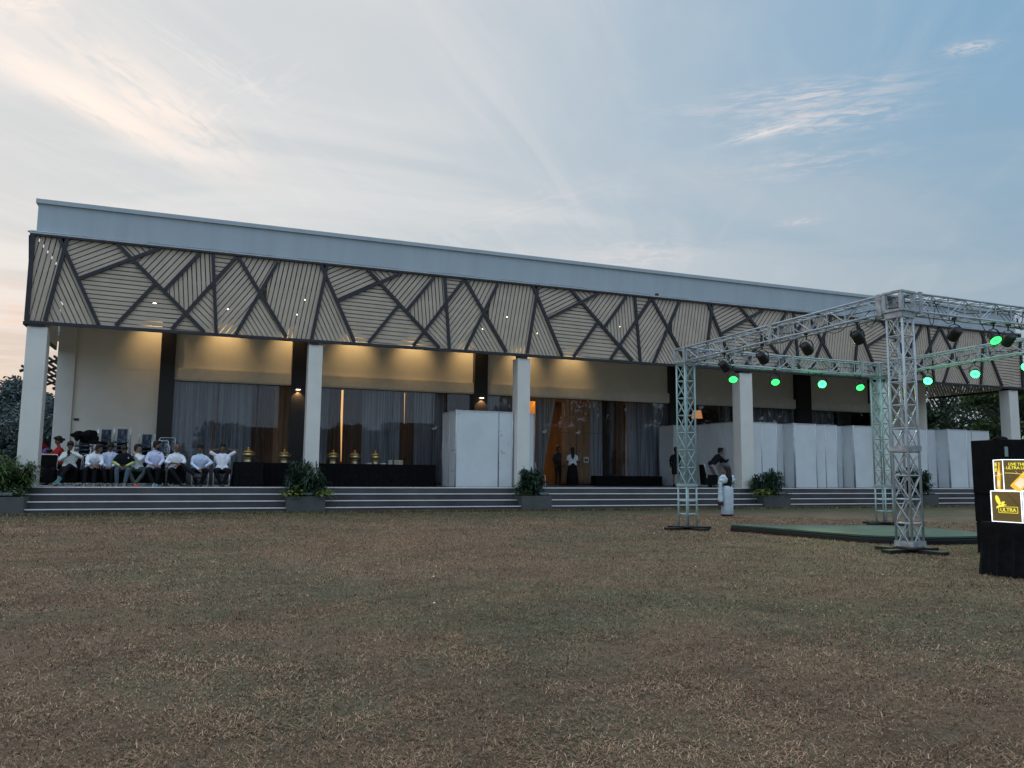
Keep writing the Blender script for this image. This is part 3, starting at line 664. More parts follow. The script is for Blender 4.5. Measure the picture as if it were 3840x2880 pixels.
def stage_light(pos,aim,lit,label,r=.105,length=.16,estr=5):
    pos=Vector(pos); root=empty('stage_light',pos,0,label,'stage light','lit green stage lights' if lit else 'unlit black stage lights')
    d=Vector(aim).normalized(); q=Vector((0,0,-1)).rotation_difference(d).to_matrix()
    # pivot 0.2 below the clamp
    pv=Vector((0,0,-.24)); side=q@Vector((1,0,0)); side.z=0; side.normalize()
    y=MB(); pts=[pv+side*(r+.035)]+[pv+side*(r+.035)*math.cos(a)+Vector((0,0,.17*math.sin(a)**.6)) for a in np.linspace(.12,PI-.12,9)]+[pv-side*(r+.035)]
    for i in range(len(pts)-1): y.bar(pts[i],pts[i+1],.008,.028,up=side.cross(Vector((0,0,1))))
    y.tube([pv+Vector((0,0,.165)),pv+Vector((0,0,.28))],.012); y.obox(pv+Vector((0,0,.275)),side*.03,side.cross(Vector((0,0,1)))*.03,Vector((0,0,.02)))
    y.build('yoke',m_black,root)
    hb=MB(); hb.lathe([(r*.55,length*.62),(r*.8,length*.5),(r*.93,length*.1),(r,-length*.3),(r,-length*.55),(r*.93,-length*.56),(r*.93,-length*.45)],n=20)
    hb.v=[tuple(pv+q@Vector(v)) for v in hb.v]; hb.build('housing',m_black,root,smooth=False)
    ln=MB(); ln.lathe([(r*.90,-length*.46),(r*.90,-length*.44)],n=20); ln.v=[tuple(pv+q@Vector(v)) for v in ln.v]
    if lit: lm=mat('green_backing_%d'%int(estr*10),(.05,.5,.25),emit=(.0,.75,.10),estr=estr*.3)
    else: lm=m_off
    l_=ln.build('lens',lm,root)
    if lit:
        dd=MB()
        for rr,nn in((.0,1),(.32,6),(.62,12),(.85,16)):
            for k in range(nn):
                a=2*PI*k/nn; c=Vector((rr*r*math.cos(a),rr*r*math.sin(a),-length*.465)); cc=[c+Vector((.0125*math.cos(t),.0125*math.sin(t),0)) for t in np.linspace(0,2*PI,7)[:-1]]
                if rr==0: continue
                dd.add(cc+[c+Vector((0,0,-.006))],[(i,(i+1)%6,6) for i in range(6)])
        dd.v=[tuple(pv+q@Vector(v)) for v in dd.v]; pl_=bpy.data.lights.new('lamp_light','POINT'); pl_.energy=2.2*min(estr,6)/3; pl_.color=(.12,1,.25); pl_.shadow_soft_size=.05; po_=bpy.data.objects.new('lamp_light',pl_); COL.objects.link(po_); po_.parent=root; po_.location=pv+d*.26
        dd.build('diode',mat('green_diode_%d'%int(estr*10),(.2,.9,.6),emit=(.045,1,.09),estr=estr*1.1),l_)
    return root
def on(P,Q,hp,hq,t,drop=.02): p=P.lerp(Q,t); return (p.x,p.y,hp+(hq-hp)*t-BH-drop)
cen=Vector((14.2,13.,0))
for t_,es,lb in LAMPS_AC: stage_light(on(TA,TC,H['A'],H['C'],t_),(-.45,-.72,-.75) if es<7 else (-.6,-.85,-.45),True,lb,estr=es)
for t_,lb in LAMPS_AB: stage_light(on(TA,TB,H['A'],H['B'],t_),(.75,.25,-.55),False,lb,length=.2)
for t_,es,lb in LAMPS_BD:
    stage_light(on(TB,TD,H['B'],H['D'],t_),(.3,.9,-.5) if es==0 else (-.25,-.6,-.7),es>0,lb,estr=es,length=.2 if es==0 else .16)
for t_,es,lb in LAMPS_CD: stage_light(on(TC,TD,H['C'],H['D'],t_),(-.85,-.55,-.5),True,lb,estr=es)
gl_=bpy.data.lights.new('green_wash','SPOT'); gl_.energy=480; gl_.color=(.75,1,.40); gl_.spot_size=R(90); gl_.spot_blend=1; gl_.shadow_soft_size=.12
go=bpy.data.objects.new('green_wash',gl_); COL.objects.link(go); go.location=(14.0,15.6,3.7); go.rotation_euler=(Vector((-2.2,-6.0,-3.6))).to_track_quat('-Z','Y').to_euler()
# ------------------------------------------------------------------ dance floor
cp=[(11.12,15.0),(11.28,14.3),(11.42,13.4),(11.6,12.4),(11.8,11.7),(12.45,11.12),(13.2,10.96),(14.0,10.98),(14.6,11.3),(14.85,12.1),(14.98,13.0),(14.75,13.7),(14.3,14.05),(12.9,14.5),(11.8,14.85)]
def crom(c,n=6):
    o=[]; k=len(c)
    for i in range(k):
        p0,p1,p2,p3=[Vector(c[(i+j-1)%k]) for j in range(4)]
        for u in np.linspace(0,1,n,endpoint=False): o.append(tuple(.5*((2*p1)+(p2-p0)*u+(2*p0-5*p1+4*p2-p3)*u*u+(3*p1-p0-3*p2+p3)*u**3)))
    return o
pl=crom(cp); st_=empty('dance_floor',(13.2,12.9,0),0,'low green topped dance floor with black rim and rounded corners on the lawn','stage')
off=lambda pts,k:[((x-13.2)*(1-k),(y-12.9)*(1-k)) for x,y in pts]
b=MB(); b.prism(off(pl,0),'z',.0,.105); b.build('rim',m_black,st_,bevel=.02)
b=MB(); b.prism(off(pl,.004),'z',.106,.135); b.build('edge_cloth',mat('dark_green_cloth',(.01,.045,.028),rough=.8),st_,bevel=.01)
b=MB(); b.prism(off(pl,.02),'z',.1355,.150); b.build('top',mat('green_carpet',(.030,.060,.045),rough=.30,var=.3,scale=1.6,col2=(.085,.115,.075),bump=.3,bscale=5),st_)
# ------------------------------------------------------------------ exhibition partitions
m_pan=mat('white_partition',(.66,.69,.70),rough=.55,var=.05,scale=1.4); m_pf=mat('partition_post',(.55,.56,.57),rough=.35,metal=.3)
m_mark=mat('tape_mark',(.22,.22,.23))
def panel(root,p,q,z0=FZ,z1=3.42,n=1):
    p=Vector((*p,0)); q=Vector((*q,0))
    for i in range(n):
        a=p.lerp(q,i/n); b_=p.lerp(q,(i+1)/n); d=(b_-a).normalized(); nn=Vector((-d.y,d.x,0))
        m_=MB(); m_.obox((a+b_)/2+Vector((0,0,(z0+z1)/2)),d*((b_-a).length/2-.022),nn*.004,Vector((0,0,(z1-z0)/2-.03))); m_.build('panel',m_pan,root)
        m_=MB(); 
        for z_ in(z0+.02,z1-.02): m_.obox((a+b_)/2+Vector((0,0,z_)),d*((b_-a).length/2-.0215),nn*.014,Vector((0,0,.022)))
        m_.build('rail',m_pf,root)
    for i in range(n+1): m_=MB(); a=p.lerp(q,i/n); m_.tube([a+Vector((0,0,z0)),a+Vector((0,0,z1+.01))],.021,n=8); m_.build('post',m_pf,root,smooth=True)
bt=empty('partition_booth',(0,0,0),0,'white partition booth box left of the third cream column','booth')
panel(bt,(8.05,26.12),(9.62,26.12),n=1); panel(bt,(9.62,26.12),(10.15,26.12)); panel(bt,(8.05,26.16),(8.05,27.7),n=2); panel(bt,(8.05,27.74),(11.1,27.74),n=3); panel(bt,(11.1,27.7),(11.1,26.4)); panel(bt,(10.72,26.40),(11.1,26.40))
b=MB()
for x_,z_,w_,h_ in((8.10,3.28,.07,.02),(9.70,2.7,.02,.03),(9.71,2.55,.03,.06),(9.99,2.25,.015,.05),(9.70,2.02,.08,.02),(9.72,1.95,.16,.018),(9.64,1.58,.012,.06),(9.66,1.42,.012,.03)): b.box(x_,x_+w_,26.11,26.1155,z_,z_+h_)
for y_,z_,w_,h_ in((26.2,2.02,.5,.018),(26.25,1.3,.45,.012),(27.2,2.3,.03,.25),(27.0,2.6,.02,.15)): b.box(8.04,8.0455,y_,y_+w_,z_,z_+h_)
b.build('scuff_mark',m_mark,bt)
w1=empty('partition_wall',(0,0,0),0,'beige looking side partition wall behind the bending person, ending at the fourth column','partition')
panel(w1,(20.02,26.5),(20.02,31.0),n=5)
w2=empty('partition_wall',(0,0,0),0,'narrow partition nook behind the mint lattice tower','partition')
panel(w2,(19.25,31.05),(19.12,29.75)); panel(w2,(19.12,29.72),(20.0,29.72))
def row(label,segs):
    r_=empty('partition_wall',(0,0,0),0,label,'partition','white partitions along the terrace edge')
    for (p,q,n) in segs: panel(r_,p,q,n=n)
    return r_
row('white partition run just right of the fourth cream column, with the shrub in front',[((20.4,26.38),(21.95,26.38),2),((21.95,26.40),(21.95,26.83),1),((21.97,26.85),(22.67,26.85),1),((22.69,26.24),(22.69,26.83),1),((22.71,26.2),(23.82,26.2),1)])
row('middle white partition run under the green lamps',[((23.86,26.38),(25.1,26.38),2),((25.12,26.40),(25.12,26.83),1),((25.14,26.85),(25.84,26.85),1),((25.86,26.24),(25.86,26.83),1),((25.88,26.2),(27.0,26.2),1)])
row('white partition run behind the nearest lattice tower',[((27.04,26.38),(30.3,26.38),3),((30.32,26.40),(30.32,26.83),1),((30.34,26.85),(31.38,26.85),1)])
row('rightmost white partition run beside the black speaker stack',[((31.41,26.24),(31.41,26.83),1),((31.43,26.2),(32.55,26.2),1),((32.6,26.38),(33.1,26.38),1),((33.1,26.38),(34.3,26.44),1)])
# ------------------------------------------------------------------ planters with shrubs
m_plant=mat('planter_grey',(.085,.088,.086),rough=.7,var=.15,scale=2)
m_soil=mat('soil',(.03,.022,.016),rough=1,bump=.5)
def leafmat(name,c1,c2,tr=.25):
    if name in MATS: return MATS[name]
    m=bpy.data.materials.new(name); m.use_nodes=True; t=m.node_tree; b=t.nodes['Principled BSDF']; b.inputs['Roughness'].default_value=.5; b.inputs['Specular IOR Level'].default_value=.3
    g=t.nodes.new('ShaderNodeNewGeometry'); r=t.nodes.new('ShaderNodeValToRGB'); t.links.new(g.outputs['Random Per Island'],r.inputs[0])
    r.color_ramp.elements[0].color=(*c1,1); r.color_ramp.elements[1].color=(*c2,1)
    t.links.new(r.outputs[0],b.inputs['Base Color'])
    td=t.nodes.new('ShaderNodeBsdfTranslucent'); t.links.new(r.outputs[0],td.inputs[0]); mx=t.nodes.new('ShaderNodeMixShader'); mx.inputs[0].default_value=tr
    out=t.nodes['Material Output']; t.links.new(b.outputs[0],mx.inputs[1]); t.links.new(td.outputs[0],mx.inputs[2]); t.links.new(mx.outputs[0],out.inputs[0])
    MATS[name]=m; return m
ml_dark=leafmat('dark_palm_leaf',(.022,.05,.032),(.05,.10,.055)); ml_yel=leafmat('yellow_green_leaf',(.08,.16,.03),(.32,.34,.09)); ml_lime=leafmat('lime_leaf',(.06,.12,.02),(.15,.22,.04)); ml_mid=leafmat('mid_leaf',(.035,.085,.02),(.09,.15,.04)); ml_red=leafmat('red_leaf',(.09,.02,.015),(.16,.04,.03))
m_stem=mat('stem_brown',(.06,.055,.03))
def leaf(mb,p,d,l,w,droop=.3):
    d=Vector(d).normalized(); s=d.cross(Vector((0,0,1)));
    if s.length<.05: s=Vector((1,0,0))
    s.normalize(); u=s.cross(d)
    a=p; m1=p+d*l*.35+u*l*.06; m2=p+d*l*.7-Vector((0,0,l*droop*.3)); e=p+d*l-Vector((0,0,l*droop))
    mb.add([a,m1+s*w,m1-s*w,m2+s*w*.8,m2-s*w*.8,e],[(0,2,1),(1,2,4,3),(3,4,5)])
def palm_shrub(loc,h,rad,nst,label,m=ml_dark,lw=.016,ll=.26,lean=(0,0)):
    root=empty('leafy_shrub',loc,0,label,'shrub'); sm=MB(); lm=MB()
    for i in range(nst):
        a=rng.random()*2*PI; rr=rad*math.sqrt(rng.random()); hh=h*(.45+.55*rng.random())*(1-.25*(rr/rad))
        p0=Vector((rr*.45*math.cos(a),rr*.45*math.sin(a),0)); p1=Vector((rr*math.cos(a)+lean[0],rr*math.sin(a)+lean[1],hh))
        pts=[p0.lerp(p1,u)+Vector((0,0,.06*math.sin(PI*u))) for u in np.linspace(0,1,5)]; sm.tube(pts,.008,n=5)
        for u in (.35,.5,.62,.74,.86,1.0):
            c=p0.lerp(p1,u)
            for _ in range(3):
                d0=Vector((rng.normal(),rng.normal(),rng.normal()*.5+.35)).normalized(); c2=c+d0*.06; nl=int(4+rng.random()*4)
                for k in range(nl):
                    dd=d0+Vector((rng.normal(0,.55),rng.normal(0,.55),rng.normal(0,.35))); leaf(lm,c2,dd,ll*(.6+.6*rng.random()),lw*(.8+.5*rng.random()),.15+.3*rng.random())
    sm.build('stem',m_stem,root); lm.build('foliage',m,root); return root
def bushy(loc,rx,ry,h,n,label,m,ll=.09,lw=.028,name='ground_plant',cat='plant'):
    root=empty(name,loc,0,label,cat); lm=MB(); sm=MB()
    for k in range(14):
        a=rng.random()*2*PI; p1=Vector((rx*.8*math.cos(a)*rng.random(),ry*.8*math.sin(a)*rng.random(),h*.8)); sm.tube([(p1.x*.3,p1.y*.3,0),p1],.006,n=5)
    for k in range(n):
        a=rng.random()*2*PI; q_=math.sqrt(rng.random()); ph=rng.random(); p=Vector((rx*q_*math.cos(a),ry*q_*math.sin(a),h*(ph**.7)*(1-.45*q_*q_)+.02))
        d=Vector((math.cos(a)*q_+rng.normal(0,.5),math.sin(a)*q_+rng.normal(0,.5),.5*rng.random())); leaf(lm,p,d,ll*(.6+.8*rng.random()),lw*(.7+.6*rng.random()),.3)
    sm.build('stem',m_stem,root); lm.build('foliage',m,root); return root
def planter(x0,x1,label,y0=24.72,z1=.50):
    r_=empty('planter',((x0+x1)/2,(y0+25.78)/2,0),0,label,'planter','grey planters set into the steps'); w=(x1-x0)/2; d=(25.78-y0)/2
    b=MB(); t=.05
    for bx in((-w,w,-d,-d+t),(-w,w,d-t,d),(-w,-w+t,-d+t,d-t),(w-t,w,-d+t,d-t)): b.box(*bx,0,z1)
    b.build('box',m_plant,r_); b=MB(); b.box(-w+t+.001,w-t-.001,-d+t+.001,d-t-.001,.0,z1-.06); b.build('soil',m_soil,r_)
    return r_
def floodlight(x,y,z,rz,label):
    r_=empty('floodlight',(x,y,z),rz,label,'floodlight','small floodlights on the planters'); b=MB(); b.box(-.17,.17,-.06,.06,.03,.12); b.build('housing',mat('teal_grey_metal',(.07,.10,.11),rough=.4),r_,bevel=.01); b=MB(); b.box(-.14,.14,-.067,-.061,.045,.105); b.build('lens',mat('flood_glass',(.15,.2,.22),rough=.1),r_); b=MB(); b.bar((-.185,0,.0),(-.185,0,.08),.012,.03); b.bar((.185,0,.0),(.185,0,.08),.012,.03); b.box(-.19,.19,-.015,.015,0,.008); b.build('bracket',m_black,r_)
planter(-6.2,-4.5,'grey planter at the left edge of the picture at the end of the steps')
planter(2.34,3.48,'grey planter in front of the second cream column')
planter(9.98,11.06,'grey planter in front of the third cream column')
planter(19.92,21.15,'grey planter in front of the fourth cream column')
planter(27.6,28.9,'grey planter seen behind the nearest lattice tower')
palm_shrub((-5.0,25.3,.45),1.25,.62,26,'fresh green bamboo like shrub at the left end of the steps beside the first column',m=ml_mid)
bushy((-5.55,25.9,.45),.62,.5,1.35,900,'rounded yellow green bush at the left edge of the picture',ml_lime,name='leafy_bush',cat='bush')
bushy((-5.75,25.25,.45),.30,.3,.8,200,'small red leaved bush at the left edge',ml_red,name='leafy_bush',cat='bush')
bushy((-4.95,24.95,.45),.40,.2,.3,160,'pale variegated ground plant in the leftmost planter',leafmat('variegated',(.12,.17,.08),(.3,.33,.2)))
palm_shrub((2.95,25.3,.45),1.22,.62,34,'dark bamboo like shrub in front of the second cream column')
bushy((2.60,24.95,.43),.42,.26,.30,190,'yellow green trailing plant at the left of the second planter',ml_yel,ll=.15,lw=.04)
bushy((3.42,24.95,.43),.36,.26,.30,150,'yellow green trailing plant at the right corner of the second planter',ml_yel,ll=.15,lw=.04)
palm_shrub((10.55,25.3,.45),1.05,.50,34,'dense dark shrub in front of the third cream column',lw=.024,ll=.20)
bushy((10.2,25.0,.43),.42,.22,.28,200,'grey green ground plant in the third planter',leafmat('greygreen',(.05,.085,.04),(.13,.17,.08)))
palm_shrub((20.55,25.3,.45),1.15,.62,34,'dark green bushy palm in front of the white partitions')
bushy((20.15,24.9,.43),.62,.25,.30,230,'yellow green ground plant in the planter left of the white partitions',ml_yel,ll=.13,lw=.035)
bushy((21.0,24.9,.43),.3,.2,.2,80,'short green ground plant on the right of the fourth planter',ml_mid)
palm_shrub((28.2,25.3,.45),1.3,.70,36,'broad dark shrub behind the nearest lattice tower',lw=.03,ll=.24)
floodlight(2.95,24.83,.50,0,'small floodlight lying between yellow plants on the second planter'); floodlight(10.8,24.83,.50,0,'small teal grey floodlight on the third planter'); floodlight(20.85,24.83,.5,0,'small dark floodlight on the fourth planter'); floodlight(-4.95,24.8,.5,0,'grey floodlight on the leftmost planter'); floodlight(28.6,24.83,.5,0,'small floodlight on the planter behind the nearest tower')
# ------------------------------------------------------------------ buffet tables and brass pots
m_cloth=mat('black_cloth',(.0085,.0085,.0095),rough=.95,var=.3,scale=9,spec=.1)
def draped(name,x0,x1,y0,y1,z0,z1,label,m=m_cloth,rz=0,flare=.04,loc=None,cat='table',amp=.018):
    cx,cy=(x0+x1)/2,(y0+y1)/2; w,d=(x1-x0)/2,(y1-y0)/2; root=empty(name,loc or (cx,cy,z0),rz,label,cat); h=z1-z0
    vs=[];fs=[]; per=[]; n=int((w+d)*4/.03)
    for i in range(n):
        t=i/n*4*(w+d)
        if t<2*w: p,nn=(-w+t,-d),(0,-1)
        elif t<2*w+2*d: p,nn=(w,-d+t-2*w),(1,0)
        elif t<4*w+2*d: p,nn=(w-(t-2*w-2*d),d),(0,1)
        else: p,nn=(-w,d-(t-4*w-2*d)),(-1,0)
        per.append((p,nn,t))
    lv=[(1.0,0),(.985,.008),(.9,.012),(.6,.5),(.3,.8),(0,1)]
    for zf,k in lv:
        for (p,nn,t) in per:
            o=k*(flare*(1-zf)+amp*(math.sin(t*26+3*math.sin(t*2.3))+.6*math.sin(t*61))) if k>.02 else k
            vs.append((p[0]+nn[0]*o,p[1]+nn[1]*o,h*zf))
    for l in range(len(lv)-1):
        for i in range(n): a=l*n+i; b2=l*n+(i+1)%n; fs.append((a,a+n,b2+n,b2))
    fs.append(tuple(range(n)))
    b=MB(); b.add(vs,fs); o=b.build('cloth',m,root,smooth=False); 
    b=MB(); b.box(-w+.02,w-.02,-d+.02,d-.02,h-.035,h-.006); b.build('tabletop',mat('table_wood',(.2,.13,.08)),root)
    for i in(-1,1):
        for j in(-1,1): b=MB(); b.tube([(i*(w-.08),j*(d-.08),.0),(i*(w-.08),j*(d-.08),h-.036)],.016); b.build('leg',m_al,root)
    return root
draped('buffet_table',.86,1.74,26.55,27.4,FZ,1.535,'short black draped table nearest the seated men, one brass pot on it')
draped('buffet_table',1.85,7.72,27.45,28.2,FZ,1.525,'long black draped buffet table carrying four brass pots')
m_brass=mat('aged_brass',(.42,.34,.19),rough=.3,metal=.85,var=.25,scale=8); m_gold=mat('gold_lid',(.80,.48,.12),rough=.25,metal=.9,var=.1)
def pot(x,y,z,label):
    r_=empty('chafing_pot',(x,y,z),0,label,'serving pot','brass serving pots on the buffet tables')
    b=MB(); b.lathe([(.125,0),(.13,.015),(.115,.03),(.11,.12),(.125,.15),(.12,.165)]); b.build('stand',m_brass,r_,smooth=True)
    b=MB(); b.lathe([(.11,.166),(.165,.19),(.185,.225),(.18,.26),(.15,.285),(.15,.30),(.19,.315),(.192,.328),(.17,.332)]); b.build('bowl',m_brass,r_,smooth=True)
    b=MB(); b.lathe([(.165,.333),(.15,.355),(.105,.38),(.05,.398),(.022,.405),(.018,.43),(.034,.445),(.034,.465),(.012,.485)]); l=b.build('lid',m_gold,r_,smooth=True)
    b=MB()
    for s in(-1,1): b.tube([(s*.17,0,.24),(s*.21,0,.26),(s*.21,0,.29),(s*.175,0,.30)],.008,n=6)
    b.build('handle',m_brass,r_,smooth=True)
pot(1.29,26.95,1.535,'brass serving pot on the short table beside the seated men')
pot(2.50,27.8,1.525,'brass serving pot partly behind the shrub of the second planter')
pot(4.13,27.8,1.525,'brass serving pot just right of the second cream column')
pot(4.88,27.8,1.525,'middle brass serving pot of the three right of the second column')
pot(5.60,27.8,1.525,'brass serving pot beside the white napkin stacks')
for x,lab in((5.36,'white folded napkin stack left of the rightmost brass pot'),(5.86,'white folded napkin stack right of the rightmost brass pot')):
    b=MB(); 
    for k in range(3): b.box(x-.09+.003*k,x+.09-.002*k,27.58,27.76,1.527+.014*k,1.539+.014*k)
    tag(b.build('napkin_stack',m_note,bevel=.003),lab,'napkins')
for x,w,lab in((6.12,.07,'small white picture frame standing on the long black table'),(6.42,.16,'larger pair of white picture frames on the long black table')):
    r_=empty('picture_frame',(x,27.7,1.527),R(12),lab,'picture frame'); b=MB(); h=.15
    b.box(-w,w,-.01,.01,0,.015); b.box(-w,w,-.01,.01,h-.015,h); b.box(-w,-w+.015,-.01,.01,.015,h-.015); b.box(w-.015,w,-.01,.01,.015,h-.015); b.box(w*.3-.008,w*.3+.008,-.01,.01,.015,h-.015); b.build('frame',m_note,r_)
    b=MB(); b.box(-w+.015,w-.015,-.002,.003,.0151,h-.0151); b.build('picture',mat('framed_print',(.25,.2,.08),col2=(.5,.45,.3),scale=25),r_)
b=MB(); b.box(14.6+1.0,18.85,30.2,30.75,FZ,FZ+.42); tag(b.build('low_bench',m_cloth,bevel=.03),'low black covered bench along the glazing, left of the lattice tower','bench')
# ------------------------------------------------------------------ chairs
m_ch=mat('chrome',(.78,.79,.80),rough=.3,metal=.55,var=.05)
def bluemat():
    m=bpy.data.materials.new('blue_mosaic_fabric'); m.use_nodes=True; t=m.node_tree; b=t.nodes['Principled BSDF']; b.inputs['Roughness'].default_value=.85
    tc=t.nodes.new('ShaderNodeTexCoord'); v=t.nodes.new('ShaderNodeTexVoronoi'); v.inputs['Scale'].default_value=34; t.links.new(tc.outputs['Object'],v.inputs['Vector'])
    r=t.nodes.new('ShaderNodeValToRGB'); sp=t.nodes.new('ShaderNodeSeparateColor'); t.links.new(v.outputs['Color'],sp.inputs[0]); t.links.new(sp.outputs[0],r.inputs[0])
    e=r.color_ramp.elements; e[0].color=(.012,.016,.022,1); e[1].color=(.15,.18,.22,1); x=e.new(.5); x.color=(.03,.045,.07,1); t.links.new(r.outputs[0],b.inputs['Base Color']); return m
m_blue=bluemat()
def arc_rect(w,z0,z1,r,y0,y1,n=5):
    # inverted U: up, round corner, across, round corner, down
    pts=[(-w,y0,z0)]; f=lambda z:y0+(y1-y0)*(z-z0)/(z1-z0)
    for a in np.linspace(PI,PI/2,n): pts.append((-w+r+r*math.cos(a),f(z1-r+r*math.sin(a)),z1-r+r*math.sin(a)))
    for a in np.linspace(PI/2,0,n): pts.append((w-r+r*math.cos(a),f(z1-r+r*math.sin(a)),z1-r+r*math.sin(a)))
    pts.append((w,y0,z0)); return pts
def make_chair(cover=False):
    r_=empty('banquet_chair',(0,0,0))
    r_['category']='chair'
    f=MB(); w=.235
    for s in(-1,1):
        f.tube([(s*w,.27,.0),(s*w,.21,.43),(s*.225,.19,.5)],.012,n=6)
        f.tube([(s*w,-.24,0),(s*w,-.20,.43)],.012,n=6); f.tube([(s*w,-.20,.43),(s*w,.2,.44)],.012,n=6)
    f.tube([(-w+.03,-.237,.035),(-w+.05,-.237,.02),(w-.05,-.237,.02),(w-.03,-.237,.035)],.011,n=6); 
    for z in (.035,): 
        f.tube([(-w,-.237,.12),(-w+.005,-.237,.06),(-w+.03,-.237,.03)],.009,n=6); f.tube([(w,-.237,.12),(w-.005,-.237,.06),(w-.03,-.237,.03)],.009,n=6)
    f.tube([(-w,.24,.2),(w,.24,.2)],.008,n=6)
    f.build('frame',m_ch,r_,smooth=True)
    b=MB(); b.tube(arc_rect(.24,.45,.93,.06,.21,.32),.015,n=6)
    b.tube([(-.14,.225,.5),(-.14,.318,.905)],.006,n=5); b.tube([(.14,.225,.5),(.14,.318,.905)],.006,n=5)
    for z in(.6,.68,.76,.84):
        for s in(-1,1): yy=.21+(z-.45)/.48*.11; b.tube([(s*.14,yy,z-.02),(s*.235,yy,z)],.006,n=5)
    b.build('back_frame',m_ch,r_,smooth=True)
    if not cover:
        s_=MB(); s_.box(-.215,.215,-.21,.2,.435,.49); s_.build('seat',m_blue,r_,bevel=.02)
        s_=MB(); s_.add([(-.14,.20,.50),(.14,.20,.50),(.14,.235,.50),(-.14,.235,.50),(-.14,.29,.89),(.14,.29,.89),(.14,.325,.89),(-.14,.325,.89)],[(0,3,2,1),(4,5,6,7),(0,1,5,4),(1,2,6,5),(2,3,7,6),(3,0,4,7)]); s_.build('backrest',m_blue,r_,bevel=.012)
    else:
        s_=MB(); s_.box(-.25,.25,-.255,.20,.10,.505); s_.build('seat_cover',m_cloth,r_,bevel=.025)
        s_=MB(); s_.add([(-.255,.17,.10),(.255,.17,.10),(.255,.29,.10),(-.255,.29,.10),(-.245,.28,.91),(.245,.28,.91),(.245,.35,.91),(-.245,.35,.91)],[(0,3,2,1),(4,5,6,7),(0,1,5,4),(1,2,6,5),(2,3,7,6),(3,0,4,7)]); s_.build('back_cover',m_cloth,r_,bevel=.025)
    return r_
chA=make_chair(); chB=make_chair(True); usedA=[0]; usedB=[0]
def place(ch,used,loc,rz,label,group=None):
    if not used[0]:
        used[0]=1; o=ch; o.location=loc; o.rotation_euler=(0,0,rz); o['label']=label
        if group: o['group']=group
        return o
    o=dup(ch,loc,rz,label,None)
    if group: o['group']=group
    elif 'group' in o.keys(): del o['group']
    return o
ordn='bottom second third fourth fifth sixth seventh eighth'.split()
stk=[(-3.58,28.0,7,'stack under the heaped black cloth'),(-3.02,28.35,8,'tallest stack, just right of the black cloth heap'),(-2.50,27.75,8,'stack behind the man in the black shirt'),(-1.80,28.3,7,'stack behind the boy holding his neck'),(-1.20,28.4,6,'stack in front of the black pilaster'),(-1.36,27.6,5,'low front stack behind the bearded man')]
for (x,y,n,lab) in stk:
    for k in range(n):
        lv='topmost' if k==n-1 else ordn[k]
        o=place(chA,usedA,(x+rng.normal(0,.008),y-.02*k+rng.normal(0,.01),FZ+.128*k),R(rng.normal(0,1.5)),f'{lv} blue patterned chair of the {lab}','stacked chrome chairs behind the seated men')
place(chA,usedA,(-.13,26.62,FZ),R(2),'bare chrome chair under the man in the pale blue shirt','chairs along the terrace edge')
place(chA,usedA,(.50,26.62,FZ),R(-1),'bare chrome chair under the man with hands behind his head','chairs along the terrace edge')
place(chA,usedA,(11.9,28.0,FZ),R(25),'empty chrome chair behind the shrub at the third column')
for x,lab,rz in((-4.33,'empty black covered chair next to the first cream column',3),(-3.72,'black covered chair under the leftmost seated man with the phone',-4),(-3.17,'black covered chair under the second man from the left, who leans on his knees',2),(-2.64,'black covered chair under the man looking down in the middle of the white shirts',-2),(-2.20,'black covered chair under the man in the black shirt',0),(-1.87,'black covered chair under the boy in jeans holding his neck',3),(-1.40,'black covered chair under the bearded man in the lavender shirt',-3),(-.80,'black covered chair under the balding man with crossed legs',4)):
    place(chB,usedB,(x,26.62+.03*math.sin(x*9),FZ),R(rz),lab,'chairs along the terrace edge')
place(chB,usedB,(18.95,26.85,FZ),R(78),'black covered chair standing sideways behind the woman in the white sari')
# heap of black cloth
b=MB()
for k in range(16): b.ell((-3.52+rng.normal(0,.17),27.8+rng.normal(0,.07),FZ+.128*6+.62+rng.random()*.28),.10+.1*rng.random(),.12,.07+.06*rng.random(),n=8,k=6)
b.ell((-3.15,27.7,FZ+.128*6+.56),.3,.15,.05); b.ell((-3.75,27.75,FZ+.128*6+.75),.09,.1,.16)
hp=b.build('black_cloth_heap',m_cloth,smooth=True); md=hp.modifiers.new('r','REMESH'); md.mode='VOXEL'; md.voxel_size=.03; tag(hp,'crumpled heap of black cloth on top of a chair stack','cloth')
